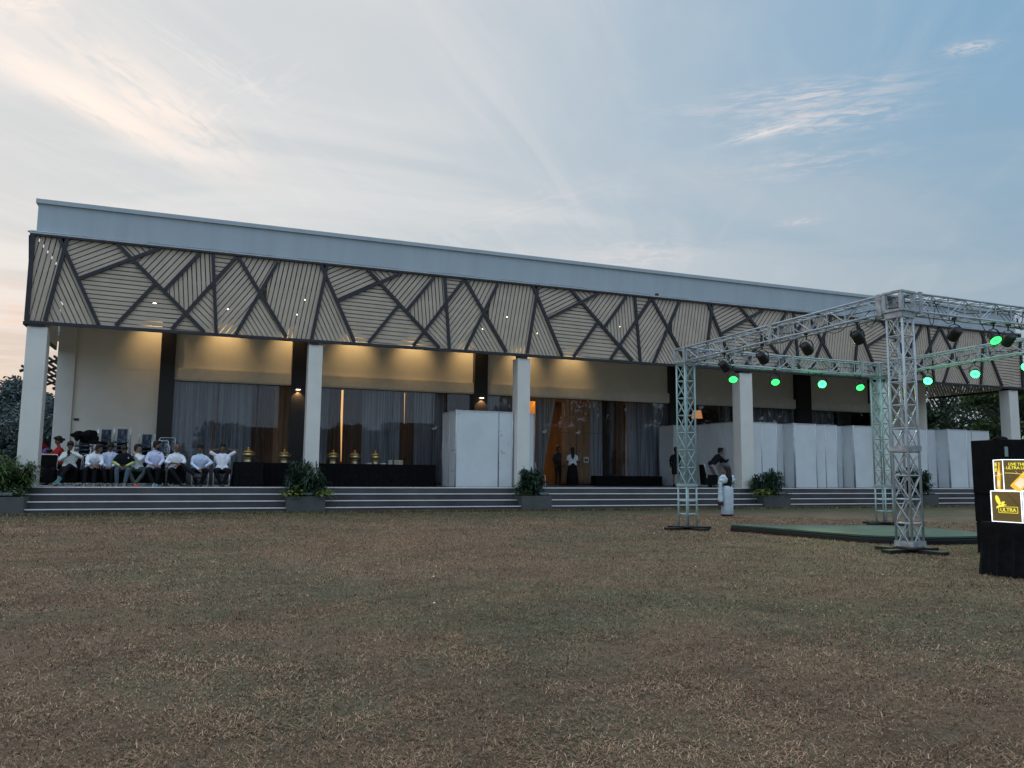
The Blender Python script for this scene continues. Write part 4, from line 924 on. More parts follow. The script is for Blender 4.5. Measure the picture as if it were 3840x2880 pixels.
# ------------------------------------------------------------------ people
m_skin=mat('brown_skin',(.17,.095,.06),rough=.6,var=.1,scale=14); m_skin2=mat('light_brown_skin',(.27,.16,.105),rough=.6,var=.1,scale=14)
m_hair=mat('black_hair',(.008,.007,.007),rough=.6,var=.4,scale=30); m_eye=mat('eye_dark',(.02,.015,.012),rough=.2); m_lip=mat('lip',(.16,.06,.05))
def cloth(n,c,var=.07): return mat(n,c,rough=.85,var=var,scale=7,bump=.35,bscale=14,spec=.2)
m_ws=cloth('white_shirt',(.82,.84,.90)); m_ls=cloth('lavender_shirt',(.64,.66,.86)); m_bs=cloth('pale_blue_shirt',(.66,.75,.93)); m_os=cloth('offwhite_shirt',(.74,.80,.77)); m_bk=cloth('black_trousers',(.010,.010,.012)); m_bt=cloth('black_shirt',(.012,.013,.02))
m_jean=cloth('faded_jeans',(.09,.13,.16),.3); m_jean2=cloth('grey_jeans',(.07,.09,.09),.3); m_yel=cloth('yellow_sleeve',(.50,.55,.20)); m_red=cloth('red_shawl',(.22,.015,.02)); m_pur=cloth('purple_cloth',(.13,.07,.25)); m_red2=cloth('red_blouse',(.35,.02,.025)); m_sari=cloth('white_sari',(.50,.58,.64)); m_mar=cloth('maroon_border',(.08,.012,.03)); m_pink=cloth('pale_trousers',(.42,.34,.35)); m_grey=cloth('grey_dress',(.05,.05,.055))
m_sh_t=mat('teal_sneaker',(.06,.20,.21)); m_sh_b=mat('black_shoe',(.015,.015,.016),rough=.4); m_sh_o=mat('orange_sneaker',(.42,.09,.04)); m_sh_c=mat('pale_blue_sneaker',(.16,.26,.32)); m_sh_w=mat('worn_grey_shoe',(.20,.18,.17)); m_sole=mat('white_sole',(.6,.6,.58))
def bake(mb,name,m,parent,vox,smooth_it=2,wr=0.0,seed=0):
    me=bpy.data.meshes.new(name); me.from_pydata(mb.v,[],mb.f); me.update()
    o=bpy.data.objects.new(name,me); COL.objects.link(o)
    md=o.modifiers.new('r','REMESH'); md.mode='VOXEL'; md.voxel_size=vox; md.use_smooth_shade=True
    sm=o.modifiers.new('s','SMOOTH'); sm.iterations=smooth_it; sm.factor=.5
    dg=bpy.context.evaluated_depsgraph_get(); ev=o.evaluated_get(dg); nm=bpy.data.meshes.new_from_object(ev); o.modifiers.clear(); o.data=nm; bpy.data.meshes.remove(me); nm.name=name
    if wr:
        for v in nm.vertices:
            c=v.co; w=noise.noise((c.x*9+seed,c.y*9,c.z*6))*.6+noise.noise((c.x*5+c.z*19+seed,c.y*12,c.z*4))*.5; v.co=c+v.normal*w*wr
    nm.polygons.foreach_set('use_smooth',[True]*len(nm.polygons)); nm.materials.clear(); nm.materials.append(m); o.parent=parent; return o
def Rz(a): return Matrix.Rotation(a,3,'Z')
def person(loc,rz,label,neck=(0,-.04,1.02),head=(0,-.07,1.18),hyaw=0,hpitch=0,pel=(0,0,.54),legs=None,arms=None,shirt=m_ws,trous=m_bk,shoe=m_sh_b,sleeve='long',skin=m_skin,hair='short',
  skirt=None,sh_w=.168,scale=1.0,collar=True,waist_out=True,beard=False,sleeve2=None,toes=None,fat=1.0,group=None,shoes=True,longhair=None):
    root=empty('person',loc,rz,label,'person',group); root.scale=(scale,)*3
    V=Vector; pel=V(pel); neck=V(neck); head=V(head); sp=(neck-pel)
    legs=legs or [((-.12,-.42,.50),(-.12,-.40,.09)),((.12,-.42,.50),(.12,-.40,.09))]
    arms=arms or [((-.26,-.06,.74),(-.12,-.26,.62)),((.26,-.06,.74),(.12,-.26,.62))]
    yaw=Rz(R(hyaw)); HM=yaw@Matrix.Rotation(R(-hpitch),3,'X')
    tor=sp.normalized(); tw=0
    sh=[neck+V((-sh_w,0,-.075)),neck+V((sh_w,0,-.075))]; hip=[pel+V((-.085,-.01,-.03)),pel+V((.085,-.01,-.03))]
    b=MB()
    # trunk
    b.capsule(pel+V((-.06,0,0)),pel+V((.06,0,0)),.115*fat,.115*fat); b.capsule(pel,pel.lerp(neck,.5),.115*fat,.115*fat); b.capsule(pel.lerp(neck,.45),pel.lerp(neck,.78),.12*fat,.125); b.capsule(sh[0],sh[1],.055,.055); b.capsule(neck,head-V((0,0,.03)),.052,.047)
    # head: skull, jaw, nose, ears, brow, lips
    hd=lambda p:head+HM@V(p)
    b.ell(hd((0,.012,.035)),.080,.098,.096,HM); b.ell(hd((0,-.028,-.035)),.060,.064,.080,HM); b.ell(hd((0,-.088,-.01)),.013,.020,.024,HM,8,6); b.ell(hd((0,-.074,.022)),.045,.018,.012,HM,8,6)
    for s in(-1,1): b.ell(hd((s*.077,.012,.0)),.010,.018,.028,HM,8,6)
    b.ell(hd((0,-.083,-.052)),.022,.010,.009,HM,8,6)
    # arms and hands
    for i,(el,wr) in enumerate(arms):
        el=V(el);wr=V(wr); b.capsule(sh[i],el,.046,.037); b.capsule(el,wr,.038,.026)
        d=(wr-el).normalized(); s_=d.cross(V((0,0,1)));
        if s_.length<.1: s_=V((1,0,0))
        s_.normalize(); u=s_.cross(d)
        pc=wr+d*.055; b.capsule(wr+d*.01,pc+d*.02,.027,.033); b.capsule(wr+d*.045-s_*.02,pc+d*.02-s_*.022,.016,.016); b.capsule(wr+d*.045+s_*.02,pc+d*.02+s_*.022,.016,.016)
        for k,(o_,l1) in enumerate(((-.031,.052),(-.011,.062),(.011,.065),(.031,.055))):
            a=pc+d*.03+s_*o_; m1=a+d*l1*.55-u*.008; e=m1+d*l1*.35-u*.028+s_*o_*.1; b.capsule(a,m1,.0098,.009,8); b.capsule(m1,e,.009,.008,8)
        th=-1 if i else 1; a=wr+d*.03+s_*.028*th; m1=a+d*.03+s_*.028*th-u*.01; b.capsule(a,m1,.0115,.0105,8); b.capsule(m1,m1+d*.03-u*.01,.0105,.009,8)
    for i,(kn,an) in enumerate(legs):
        kn=V(kn);an=V(an); b.capsule(hip[i],kn,.085,.056); b.capsule(kn,an,.052,.034)
        td=V(toes[i]) if toes else V((0,-1,-.25)); td.normalize(); b.capsule(an+V((0,0,-.03)),an+td*.12+V((0,0,-.025)),.033,.028)
    bake(b,'body',skin,root,.0115)
    e=MB(); e.ell(hd((-.030,-.081,.004)),.0095,.006,.006,HM,8,5); ey=e.build('eye',m_eye,root,smooth=True); e=MB(); e.ell(hd((.030,-.081,.004)),.0095,.006,.006,HM,8,5); e.build('eye',m_eye,root,smooth=True)
    e=MB(); 
    for s in(-1,1): e.capsule(hd((s*.016,-.091,.021)),hd((s*.046,-.080,.022)),.004,.003,6)
    e.capsule(hd((-.018,-.093,-.052)),hd((.018,-.093,-.052)),.003,.003,6); e.build('face_line',m_eye,root)
    # hair
    if hair!='bald':
        h=MB(); h.ell(hd((0,.028,.065)),.097,.106,.098,HM); h.ell(hd((0,-.045,.112)),.080,.062,.045,HM); h.ell(hd((0,.065,.0)),.084,.068,.090,HM)
        for s in(-1,1): h.ell(hd((s*.076,.008,.045)),.022,.045,.050,HM,8,6)
        if hair=='bun': h.ell(hd((0,.155,.0)),.045,.045,.045,HM)
        if hair=='long': h.capsule(hd((0,.07,.03)),V(longhair[0]) if longhair else hd((0,.12,-.3)),.085,.075); h.capsule(V(longhair[0]),V(longhair[1]),.072,.03) if longhair else None
        hb=bake(h,'hair',m_hair,root,.012,1,.006,rng.random()*9)
    if beard:
        h=MB(); h.ell(hd((0,-.040,-.072)),.055,.058,.048,HM); h.ell(hd((0,-.092,-.038)),.026,.010,.008,HM,8,6); bake(h,'beard',m_hair,root,.009,1)
    # shirt
    s=MB(); t=.015
    s.capsule(sh[0],sh[1],.058,.058); s.capsule(neck,sh[0],.05,.05); s.capsule(neck,sh[1],.05,.05); s.capsule(pel.lerp(neck,.42),pel.lerp(neck,.76),.138*fat,.142); s.capsule(pel.lerp(neck,.1),pel.lerp(neck,.5),.137*fat,.134*fat)
    for i in (0,1): s.capsule(sh[i]+V((0,0,-.06)),pel.lerp(neck,.3)+V(((-.06,.06)[i],0,0)),.085,.085*fat)
    if waist_out: s.capsule(pel+V((-.07,0,.03)),pel+V((.07,0,.03)),.132*fat,.132*fat)
    for i,(el,wr) in enumerate(arms):
        el=V(el);wr=V(wr)
        if sleeve=='none': continue
        if sleeve=='short': s.capsule(sh[i],sh[i].lerp(el,.75),.062,.056)
        else:
            s.capsule(sh[i],el,.060,.050); f_={'long':.92,'rolled':.38}[sleeve]; s.capsule(el,el.lerp(wr,f_),.052,.042 if sleeve=='long' else .05)
    if collar:
        s.capsule(neck+V((-.035,-.03,.02)),neck+V((.035,-.03,.02)),.035,.035); s.capsule(neck+V((0,.03,.03)),neck+V((0,.02,.035)),.05,.05)
    bake(s,'shirt',shirt,root,.014,2,.012,rng.random()*9)
    if sleeve2:
        s=MB()
        for i,(el,wr) in enumerate(arms): el=V(el);wr=V(wr); s.capsule(el.lerp(sh[i],.2),el,.05,.047); s.capsule(el,el.lerp(wr,.85),.048,.037)
        bake(s,'sleeve',sleeve2,root,.014,2,.008)
    # trousers or skirt
    s=MB()
    if skirt is None:
        s.capsule(pel+V((-.07,0,-.01)),pel+V((.07,0,-.01)),.128*fat,.128*fat)
        for i,(kn,an) in enumerate(legs):
            kn=V(kn);an=V(an); s.capsule(hip[i],kn,.097,.071); s.capsule(kn,kn.lerp(an,.9),.069,.055)
        bake(s,'trousers',trous,root,.015,2,.012,rng.random()*9)
    else:
        n=40; pts=skirt; vs=[];fs=[]
        for zi,(c,rx,ry) in enumerate(pts):
            for j in range(n):
                a=2*PI*j/n; k=1+.05*math.sin(9*a+zi*.4)*(zi/len(pts)); vs.append((c[0]+rx*k*math.cos(a),c[1]+ry*k*math.sin(a),c[2]))
        for zi in range(len(pts)-1):
            for j in range(n): fs.append((zi*n+j,(zi+1)*n+j,(zi+1)*n+(j+1)%n,zi*n+(j+1)%n))
        fs.append(tuple(range(n))[::1]); fs.append(tuple((len(pts)-1)*n+j for j in range(n))[::-1]); s.add(vs,fs); s.build('skirt',trous,root,smooth=True)
    if shoes:
        for i,(kn,an) in enumerate(legs):
            an=V(an); td=V(toes[i]) if toes else V((0,-1,-.22)); td.normalize(); s=MB(); dn=V((0,0,-1)) if abs(td.z)<.7 else V((0,1,0))
            s.capsule(an+dn*.035-td*.04,an+td*.155+dn*.045,.046,.038); s.capsule(an+dn*.0,an+dn*.04,.045,.05); sh_=bake(s,'shoe',shoe,root,.012,1)
            q=MB(); q.capsule(an+dn*.068-td*.035,an+td*.155+dn*.068,.036,.032); so_=bake(q,'sole',m_sole if shoe is not m_sh_b else m_sh_b,sh_,.012,1)
    return root
def thing_box(name,loc,size,rot,m,label,cat):
    b=MB(); b.box(-size[0]/2,size[0]/2,-size[1]/2,size[1]/2,-size[2]/2,size[2]/2); o=b.build(name,m,bevel=.004); o.location=loc; o.rotation_euler=rot; return tag(o,label,cat)
Yp=26.45; G='men seated along the terrace edge'
person((-3.72,Yp,FZ),0,'leftmost seated man in off white shirt, ankle crossed, phone raised in both hands',shirt=m_os,shoe=m_sh_t,hpitch=-22,head=(0,-.10,1.17),legs=[((-.10,-.42,.52),(-.10,-.36,.09)),((.06,-.46,.60),(-.14,-.62,.26))],toes=[(0,-1,-.2),(-.55,-.5,-.6)],arms=[((-.25,-.10,.76),(-.03,-.32,.88)),((.30,-.08,.86),(.07,-.30,.96))],group=G)
thing_box('phone',(-3.70,Yp-.45,FZ+.985),(.075,.012,.15),(R(30),0,0),m_black,'dark phone held up by the leftmost seated man','phone')
person((-3.13,Yp,FZ),0,'second seated man from the left in white shirt, bent forward with head turned right',neck=(.08,-.20,.96),head=(.20,-.26,1.10),hyaw=55,hpitch=-8,sleeve='rolled',arms=[((-.10,-.34,.66),(.10,-.47,.60)),((.30,-.30,.68),(.16,-.48,.60))],shoe=m_sh_w,group=G)
person((-2.66,Yp+.05,FZ),0,'slim man in pale shirt looking down at his lap, right of the bent forward man',hpitch=-28,head=(0,-.11,1.15),shirt=m_bs,arms=[((-.24,-.10,.74),(-.09,-.33,.60)),((.24,-.10,.74),(.10,-.33,.60))],legs=[((-.11,-.42,.50),(-.05,-.34,.09)),((.11,-.42,.50),(.10,-.30,.09))],shoe=m_sh_w,sh_w=.17,group=G)
person((-2.27,Yp-.05,FZ),0,'man in black short sleeved shirt over yellow sleeves, bowed over his phone',shirt=m_bt,sleeve='short',sleeve2=m_yel,trous=m_jean,hpitch=-38,neck=(0,-.12,.98),head=(0,-.22,1.09),arms=[((-.27,-.14,.72),(-.07,-.36,.60)),((.27,-.14,.72),(.07,-.36,.60))],legs=[((-.15,-.42,.50),(-.13,-.36,.09)),((.15,-.42,.50),(.08,-.38,.09))],shoe=m_sh_w,skin=m_skin2,group=G)
thing_box('phone',(-2.27,Yp-.52,FZ+.63),(.15,.075,.012),(R(25),0,0),m_black,'dark phone held low by the man in the black shirt','phone')
person((-1.93,Yp,FZ),R(0),'boy in grey jeans and orange sneakers, hand on neck, looking right',shirt=m_os,trous=m_jean2,shoe=m_sh_o,hyaw=48,hpitch=3,neck=(0,-.03,.97),head=(.02,-.05,1.13),arms=[((-.20,-.20,.86),(-.07,-.10,.99)),((.10,-.30,.80),(-.03,-.20,.93))],legs=[((-.20,-.36,.52),(-.02,-.34,.09)),((.30,-.30,.50),(.02,-.36,.09))],toes=[(.35,-1,-.2),(.5,-.8,-.2)],sh_w=.165,skin=m_skin2,group=G)
person((-1.46,Yp-.02,FZ),0,'bearded man in lavender shirt and pale blue sneakers, head turned right',shirt=m_ls,shoe=m_sh_c,beard=True,hyaw=62,hpitch=-6,neck=(.03,-.12,1.06),head=(.08,-.17,1.24),arms=[((-.20,-.24,.76),(-.02,-.36,.66)),((.27,-.16,.80),(.16,-.34,.64))],legs=[((-.14,-.44,.50),(.05,-.40,.09)),((.16,-.44,.52),(.12,-.30,.09))],fat=1.12,group=G)
person((-.84,Yp-.02,FZ),0,'balding man in open collared white shirt with one leg crossed far out',hair='bald',shirt=m_ws,sleeve='rolled',hyaw=12,hpitch=-6,neck=(0,-.10,1.0),head=(.02,-.15,1.17),arms=[((-.28,-.16,.74),(.03,-.40,.70)),((.26,-.20,.76),(.08,-.42,.66))],legs=[((-.10,-.44,.50),(.20,-.40,.09)),((.18,-.40,.66),(.58,-.50,.36))],toes=[(.5,-1,-.1),(1,-.3,-.15)],fat=1.05,group=G)
person((-.14,Yp,FZ),0,'man in pale blue shirt with one hand hanging between his knees',shirt=m_bs,hpitch=-12,neck=(-.02,-.14,.98),head=(-.03,-.20,1.15),arms=[((-.24,-.18,.70),(-.02,-.42,.52)),((.32,-.12,.74),(.14,-.34,.62))],legs=[((-.20,-.40,.50),(-.08,-.26,.09)),((.20,-.40,.50),(.05,-.26,.09))],skin=m_skin,group=G)
person((.50,Yp,FZ),0,'man in white sweatshirt with both hands clasped behind his head',shirt=m_ws,collar=False,hyaw=-5,hpitch=-4,neck=(0,.04,1.02),head=(0,.0,1.19),arms=[((-.42,-.02,1.10),(-.10,.12,1.17)),((.42,-.02,1.12),(.10,.12,1.18))],sleeve='short',legs=[((-.20,-.42,.50),(-.02,-.30,.09)),((.20,-.42,.50),(.05,-.32,.09))],group=G)
# women behind the first column
r_=person((-4.98,29.0,FZ),R(25),'woman in dark red shawl standing behind the first cream column',shirt=m_red,trous=m_red,collar=False,pel=(0,0,.86),neck=(0,-.02,1.32),head=(0,-.04,1.47),arms=[((-.24,-.10,1.06),(-.06,-.24,1.02)),((.24,-.10,1.06),(.06,-.24,1.0))],legs=[((-.09,-.02,.48),(-.09,0,.09)),((.09,-.02,.48),(.09,0,.09))],skirt=[((0,0,.95),.17,.14),((0,0,.7),.21,.18),((0,0,.35),.25,.22),((0,0,.05),.30,.27)],shoes=False)
b=MB(); b.ell((0,.02,1.50),.105,.125,.125); b.capsule((0,.03,1.40),(0,.02,1.1),.14,.22); bake(b,'head_shawl',m_red,r_,.016,2,.015)
r_=person((-4.72,28.3,FZ),R(60),'woman wrapped in a purple head cloth sitting low behind the black covered chair',shirt=m_pur,trous=m_pur,collar=False,pel=(0,0,.40),neck=(0,-.10,.86),head=(0,-.16,.99),hpitch=-25,arms=[((-.22,-.2,.60),(-.05,-.34,.56)),((.22,-.2,.60),(.05,-.34,.56))],legs=[((-.12,-.40,.42),(-.12,-.36,.09)),((.12,-.40,.42),(.12,-.36,.09))],shoes=False)
b=MB(); b.ell((0,-.10,1.02),.115,.13,.13); b.capsule((0,-.04,.92),(0,.02,.45),.13,.25); b.capsule((0,-.1,.8),(-.1,-.35,.45),.16,.2); bake(b,'head_cloth',m_pur,r_,.016,2,.015)
r_=person((-4.18,27.7,FZ),R(-62),'girl with hair bun and red and white zigzag top facing left',shirt=m_red2,collar=False,hair='bun',trous=m_bk,pel=(0,0,.62),neck=(0,-.04,1.14),head=(0,-.07,1.33),hpitch=-18,arms=[((-.20,-.20,.86),(-.08,-.40,.90)),((.20,-.20,.86),(.06,-.40,.88))],legs=[((-.12,-.40,.56),(-.12,-.36,.09)),((.12,-.40,.56),(.12,-.36,.09))],sh_w=.15,scale=1.02)
z=MB()
for k in range(5):
    for j in range(6): x0=.155+.004; y0=-.13+.045*j; zz0=.72+.075*k+(.022 if j%2 else -.022); zz1=.72+.075*k+(-.022 if j%2 else .022); z.bar((x0,y0,zz0),(x0,y0+.045,zz1),.006,.028,up=(0,0,1))
z.build('zigzag_pattern',m_note,r_)
# entrance figures
sk=lambda top,r0,r1:[((0,0,top),.15,.12),((0,0,top-.12),.175,.15),((0,0,top*.5),(r0+r1)/2,(r0+r1)/2*.85),((0,0,.04),r1,r1*.85)]
person((14.72,30.75,FZ),R(165),'woman seen from behind in white blouse and long black skirt at the entrance',shirt=m_ws,sleeve='short',collar=False,trous=m_bk,hair='long',longhair=((0,.10,1.22),(0,.12,1.12)),pel=(0,0,.88),neck=(0,0,1.32),head=(0,-.01,1.48),arms=[((-.22,0,1.05),(-.16,-.16,.92)),((.22,0,1.05),(.12,-.2,.95))],legs=[((-.09,-.02,.48),(-.09,0,.09)),((.09,-.02,.48),(.09,0,.09))],skirt=sk(.98,.2,.27),sh_w=.165,skin=m_skin2)
person((14.48,31.72,FZ),R(10),'dim figure in dark grey clothes standing just inside the glass entrance door',shirt=m_grey,trous=m_grey,pel=(0,0,.90),neck=(0,0,1.40),head=(0,-.02,1.58),arms=[((-.24,0,1.12),(-.2,-.12,.9)),((.24,0,1.12),(.2,-.12,.9))],legs=[((-.10,-.02,.50),(-.10,0,.09)),((.10,-.02,.50),(.10,0,.09))],hair='short')
person((12.12,29.6,FZ),R(-30),'dark clothed person half hidden behind the third cream column',shirt=m_grey,trous=m_bk,pel=(0,0,.86),neck=(.0,-.02,1.33),head=(.0,-.06,1.49),hyaw=40,arms=[((-.24,0,1.08),(-.2,-.12,.9)),((.24,0,1.08),(.2,-.12,.9))],legs=[((-.10,-.02,.48),(-.10,0,.09)),((.10,-.02,.48),(.10,0,.09))])
person((18.52,28.6,FZ),R(160),'person in black dress with bare legs standing behind the mint lattice tower',shirt=m_bt,trous=m_bt,collar=False,pel=(0,0,.88),neck=(0,0,1.34),head=(0,-.01,1.51),hair='long',longhair=((0,.1,1.3),(0,.12,1.1)),arms=[((-.25,-.02,1.1),(-.2,-.16,.95)),((.25,0,1.1),(.2,-.12,.92))],legs=[((-.09,-.02,.48),(-.09,0,.09)),((.09,-.02,.48),(.09,0,.09))],skirt=[((0,0,.98),.155,.13),((0,0,.85),.18,.15),((0,0,.62),.18,.15),((0,0,.52),.175,.15)],skin=m_skin2)
person((19.5,27.3,FZ),R(75),'person in black jacket and pale trousers bending towards the partition with raised hands',shirt=m_bt,trous=m_pink,pel=(0,.10,.92),neck=(0,-.22,1.30),head=(0,-.30,1.47),hpitch=-4,arms=[((-.22,-.38,1.04),(-.10,-.62,1.14)),((.22,-.38,1.04),(.10,-.62,1.22))],legs=[((-.10,-.10,.50),(-.10,.12,.09)),((.10,-.02,.50),(.10,.16,.09))],skin=m_skin2,fat=1.05)
# woman in white sari on the lawn, seen from behind
r_=person((15.08,20.45,0),R(178),'woman in white maroon-bordered sari with long black hair, standing on the lawn',shirt=m_bk,sleeve='short',collar=False,trous=m_sari,pel=(0,0,.86),neck=(0,0,1.27),head=(.02,-.01,1.42),hyaw=28,hair='long',longhair=((-.02,.115,1.17),(-.03,.13,.92)),waist_out=False,
  arms=[((-.23,-.02,1.02),(-.13,-.2,.98)),((.25,-.02,1.02),(.16,-.2,1.0))],legs=[((-.08,-.01,.46),(-.08,0,.09)),((.08,-.01,.46),(.08,0,.09))],skirt=[((0,0,.93),.155,.13),((0,0,.82),.185,.16),((0,0,.6),.19,.165),((.01,0,.3),.185,.16),((.02,0,.07),.19,.165),((.02,0,.045),.175,.15)],sh_w=.155,skin=m_skin2)
b=MB(); b.capsule((-.16,.01,1.19),(.16,.01,1.19),.085,.085); b.capsule((.16,0,1.18),(.24,-.02,1.03),.09,.08); b.capsule((-.16,0,1.18),(-.21,-.02,1.06),.085,.07); b.capsule((-.17,.03,1.10),(.20,.03,1.07),.09,.09); b.capsule((-.1,.04,1.15),(.12,.04,1.12),.09,.09); bake(b,'sari_drape',m_sari,r_,.013,2,.02,3.)
b=MB(); b.capsule((.27,.03,.98),(.28,.05,.48),.055,.075,12); b.capsule((.26,.0,.98),(.27,.0,.5),.05,.07,12); bake(b,'sari_end',m_sari,r_,.013,2,.012,5.)
b=MB()
for z0_,z1_ in((.43,.46),(.38,.415),(.33,.365)): b.lathe([(.084,z0_),(.086,z1_)],c=(.275,.03,0),n=16)
b.lathe([(.192,.03),(.194,.062)],c=(.02,0,0),n=32); b.build('sari_border',m_mar,r_)
# ------------------------------------------------------------------ right edge: black table, light boxes, speaker stack
def pofs(o): return o
draped('black_table',-.9,.9,-.40,.40,0,.685,'black draped table at the right edge carrying the light boxes',rz=R(-84),loc=(10.07,6.72,0),flare=.06,amp=.02)
m_led=mat('led_edge',(1,1,1),emit=(.86,.93,1),estr=1.5)
m_face=mat('backlit_print',(.10,.07,.02),rough=.5,emit=(.34,.245,.085),estr=.19,var=.3,scale=2)
m_lett=mat('backlit_yellow',(.5,.45,.05),rough=.5,emit=(1,.86,.08),estr=.85)
m_bot=mat('backlit_amber',(.5,.3,.03),rough=.5,emit=(1,.55,.05),estr=.8,var=.3,scale=9,stretch=(1,1,3)); m_lab=mat('backlit_label',(.6,.55,.45),rough=.5,emit=(.9,.72,.42),estr=.75); m_dimy=mat('backlit_shine',(.5,.45,.2),emit=(1,.72,.22),estr=.9)
FONT=None
def text(body,size,origin,ux,uz,parent,m,ext=.0012,bold=.012,sx=1.0,name='lettering',align='CENTER'):
    c=bpy.data.curves.new(name,'FONT'); c.body=body; c.size=size; c.extrude=ext; c.offset=bold*size; c.align_x=align; c.space_line=.92; c.space_character=.95
    o=bpy.data.objects.new(name,c); COL.objects.link(o); ux=Vector(ux).normalized(); uz=Vector(uz).normalized(); n=ux.cross(uz)
    mw=Matrix((( ux.x*sx,uz.x,n.x,origin[0]),(ux.y*sx,uz.y,n.y,origin[1]),(ux.z*sx,uz.z,n.z,origin[2]),(0,0,0,1)))
    dg=bpy.context.evaluated_depsgraph_get(); me=bpy.data.meshes.new_from_object(o.evaluated_get(dg)); bpy.data.objects.remove(o); me.transform(mw); me.materials.clear(); 
    return finish(name,me,m,parent)
def lightbox(name,K,w,d,h,ang,label):
    # K = near front bottom-left corner ; front face runs along ux, side face runs along -uy (away); local frame
    root=empty(name,K,ang,label,'light box','stacked light boxes on the black table'); 
    b=MB(); b.box(.008,w-.008,.008,d-.008,.008,h-.008); b.build('box',m_face,root)
    e=MB(); t=.008
    for y in(0,d-t):
        for z in(0,h-t): e.box(t,w-t,y,y+t,z,z+t)
        for x in(0,w-t): e.box(x,x+t,y,y+t,0,h)
    for x in(0,w-t):
        for z in(0,h-t): e.box(x,x+t,t,d-t,z,z+t)
    e.build('led_edge',m_led,root); return root
def bottle(root,c,ang,L_,w,ux,off):
    # outline in face coords (u,v), on plane; ux: function mapping (u,v,depth)->local xyz
    prof=[(-.5,.30),(-.47,.36),(-.0,.36),(.12,.30),(.26,.14),(.46,.12),(.47,.15),(.5,.15)]
    pts=[(a*L_,r*w) for a,r in prof]+[(a*L_,-r*w) for a,r in prof[::-1]]; ca,sa=math.cos(ang),math.sin(ang)
    tr=lambda p:(c[0]+p[0]*ca-p[1]*sa,c[1]+p[0]*sa+p[1]*ca)
    def pr(poly,d0,d1,nm,m):
        q=[tr(p) for p in poly]; n=len(q); b=MB(); b.add([ux(a,v,d0) for a,v in q]+[ux(a,v,d1) for a,v in q],[tuple(range(n)),tuple(range(2*n-1,n-1,-1))]+[(i,n+i,n+(i+1)%n,(i+1)%n) for i in range(n)]); return b.build(nm,m,root)
    pr(pts,off,off+.0015,'bottle_print',m_bot)
    pr([(-.40*L_,-.24*w),(-.16*L_,-.24*w),(-.16*L_,.24*w),(-.40*L_,.24*w)],off+.002,off+.003,'label_print',m_lab)
    pr([(.02*L_,-.22*w),(.12*L_,-.2*w),(.12*L_,.2*w),(.02*L_,.22*w)],off+.002,off+.003,'label_print',m_lab)
def swirl(root,ux,u0,u1,v0,off,nm='swirl_print',ph=0):
    b=MB(); pts=[(u,v0+.012*math.sin((u-u0)/(u1-u0)*6+ph)) for u in np.linspace(u0,u1,24)]
    for (a,c),(a2,c2) in zip(pts[:-1],pts[1:]):
        b.add([ux(a,c-.003,off),ux(a2,c2-.003,off),ux(a2,c2+.003,off),ux(a,c+.003,off)],[(0,1,2,3)])
    for k in range(16): a=u0+(u1-u0)*rng.random(); v=v0+rng.normal(0,.03); r=.002+.003*rng.random(); b.add([ux(a-r,v-r*.6,off),ux(a+r,v-r*.6,off),ux(a+r,v+r*.6,off),ux(a-r,v+r*.6,off)],[(0,1,2,3)])
    return b.build(nm,m_dimy,root,solid=.0006)
def bird(root,ux,c,s,off):
    b=MB()
    def poly(pts): q=[ux(c[0]+a*s,c[1]+v*s,off) for a,v in pts]; q2=[ux(c[0]+a*s,c[1]+v*s,off+.0015) for a,v in pts]; n=len(q); b.add(q+q2,[tuple(range(n)),tuple(range(2*n-1,n-1,-1))]+[(i,n+i,n+(i+1)%n,(i+1)%n) for i in range(n)])
    poly([(-.1,.05),(-.38,.35),(-.52,.75),(-.50,1.08),(-.34,1.16),(-.14,.98),(.02,.6),(.10,.24)])
    poly([(.06,.26),(.2,.42),(.5,.5),(.58,.42),(.5,.28),(.30,.14)])
    poly([(-.48,-.34),(-.40,-.10),(-.12,.06),(.22,.16),(.52,.18),(.80,.08),(.52,.02),(.36,-.08),(.02,-.14),(-.30,-.26)])
    b.build('bird_emblem',m_lett,root)
A_=R(-84)
# lower boxes: front face = local -x side facing the lawn -> use angle so that local x runs towards the camera
lowA=lightbox('light_box',(9.66,7.47,.69),.405,.405,.40,R(-87),'lower left light box with yellow bird emblem above a framed word')
F0=lambda off0:(lambda u,v,o:(u,-o,v))
fx=lambda u,v,o:(u,.0-o,v)
bird(lowA,fx,(.125,.21),.115,.001)
b=MB(); x0,x1,z0,z1=.10,.355,.118,.200; w_=.006
for q in((x0,x1,z0,z0+w_),(x0,x1,z1-w_,z1),(x0,x0+w_,z0+w_,z1-w_),(x1-w_,x1,z0+w_,z1-w_)): b.box(q[0],q[1],-.002,-.0005,q[2],q[3])
b.build('frame_print',m_lett,lowA)
text('ULTRA',.066,((x0+x1)/2,-.001,.136),(1,0,0),(0,0,1),lowA,m_lett,sx=1.08,bold=.008)
b=MB(); pts=[(.245,.355),(.29,.31),(.345,.235),(.39,.215)]
for p,q in zip(pts[:-1],pts[1:]): b.bar((p[0],-.004,p[1]),(q[0],-.004,q[1]),.002,.003)
b.build('thin_wire',m_wire,lowA)
lowB=lightbox('light_box',(9.683,7.05,.69),.405,.405,.40,R(-87),'lower light box cut by the right picture edge, beside the bird emblem box')
text('LIVE THE\nULTRA LIFE',.040,(.12,-.001,.325),(1,0,0),(0,0,1),lowB,m_lett,bold=.008); bottle(lowB,(.26,.17),R(48),.36,.17,fx,.001); swirl(lowB,fx,.02,.38,.20,.004)
az_=R(-37.8); upx=lightbox('light_box',(9.74,7.335,1.095),.60,.42,.405,az_,'upper light box turned corner first, with amber bottle print and yellow slogan')
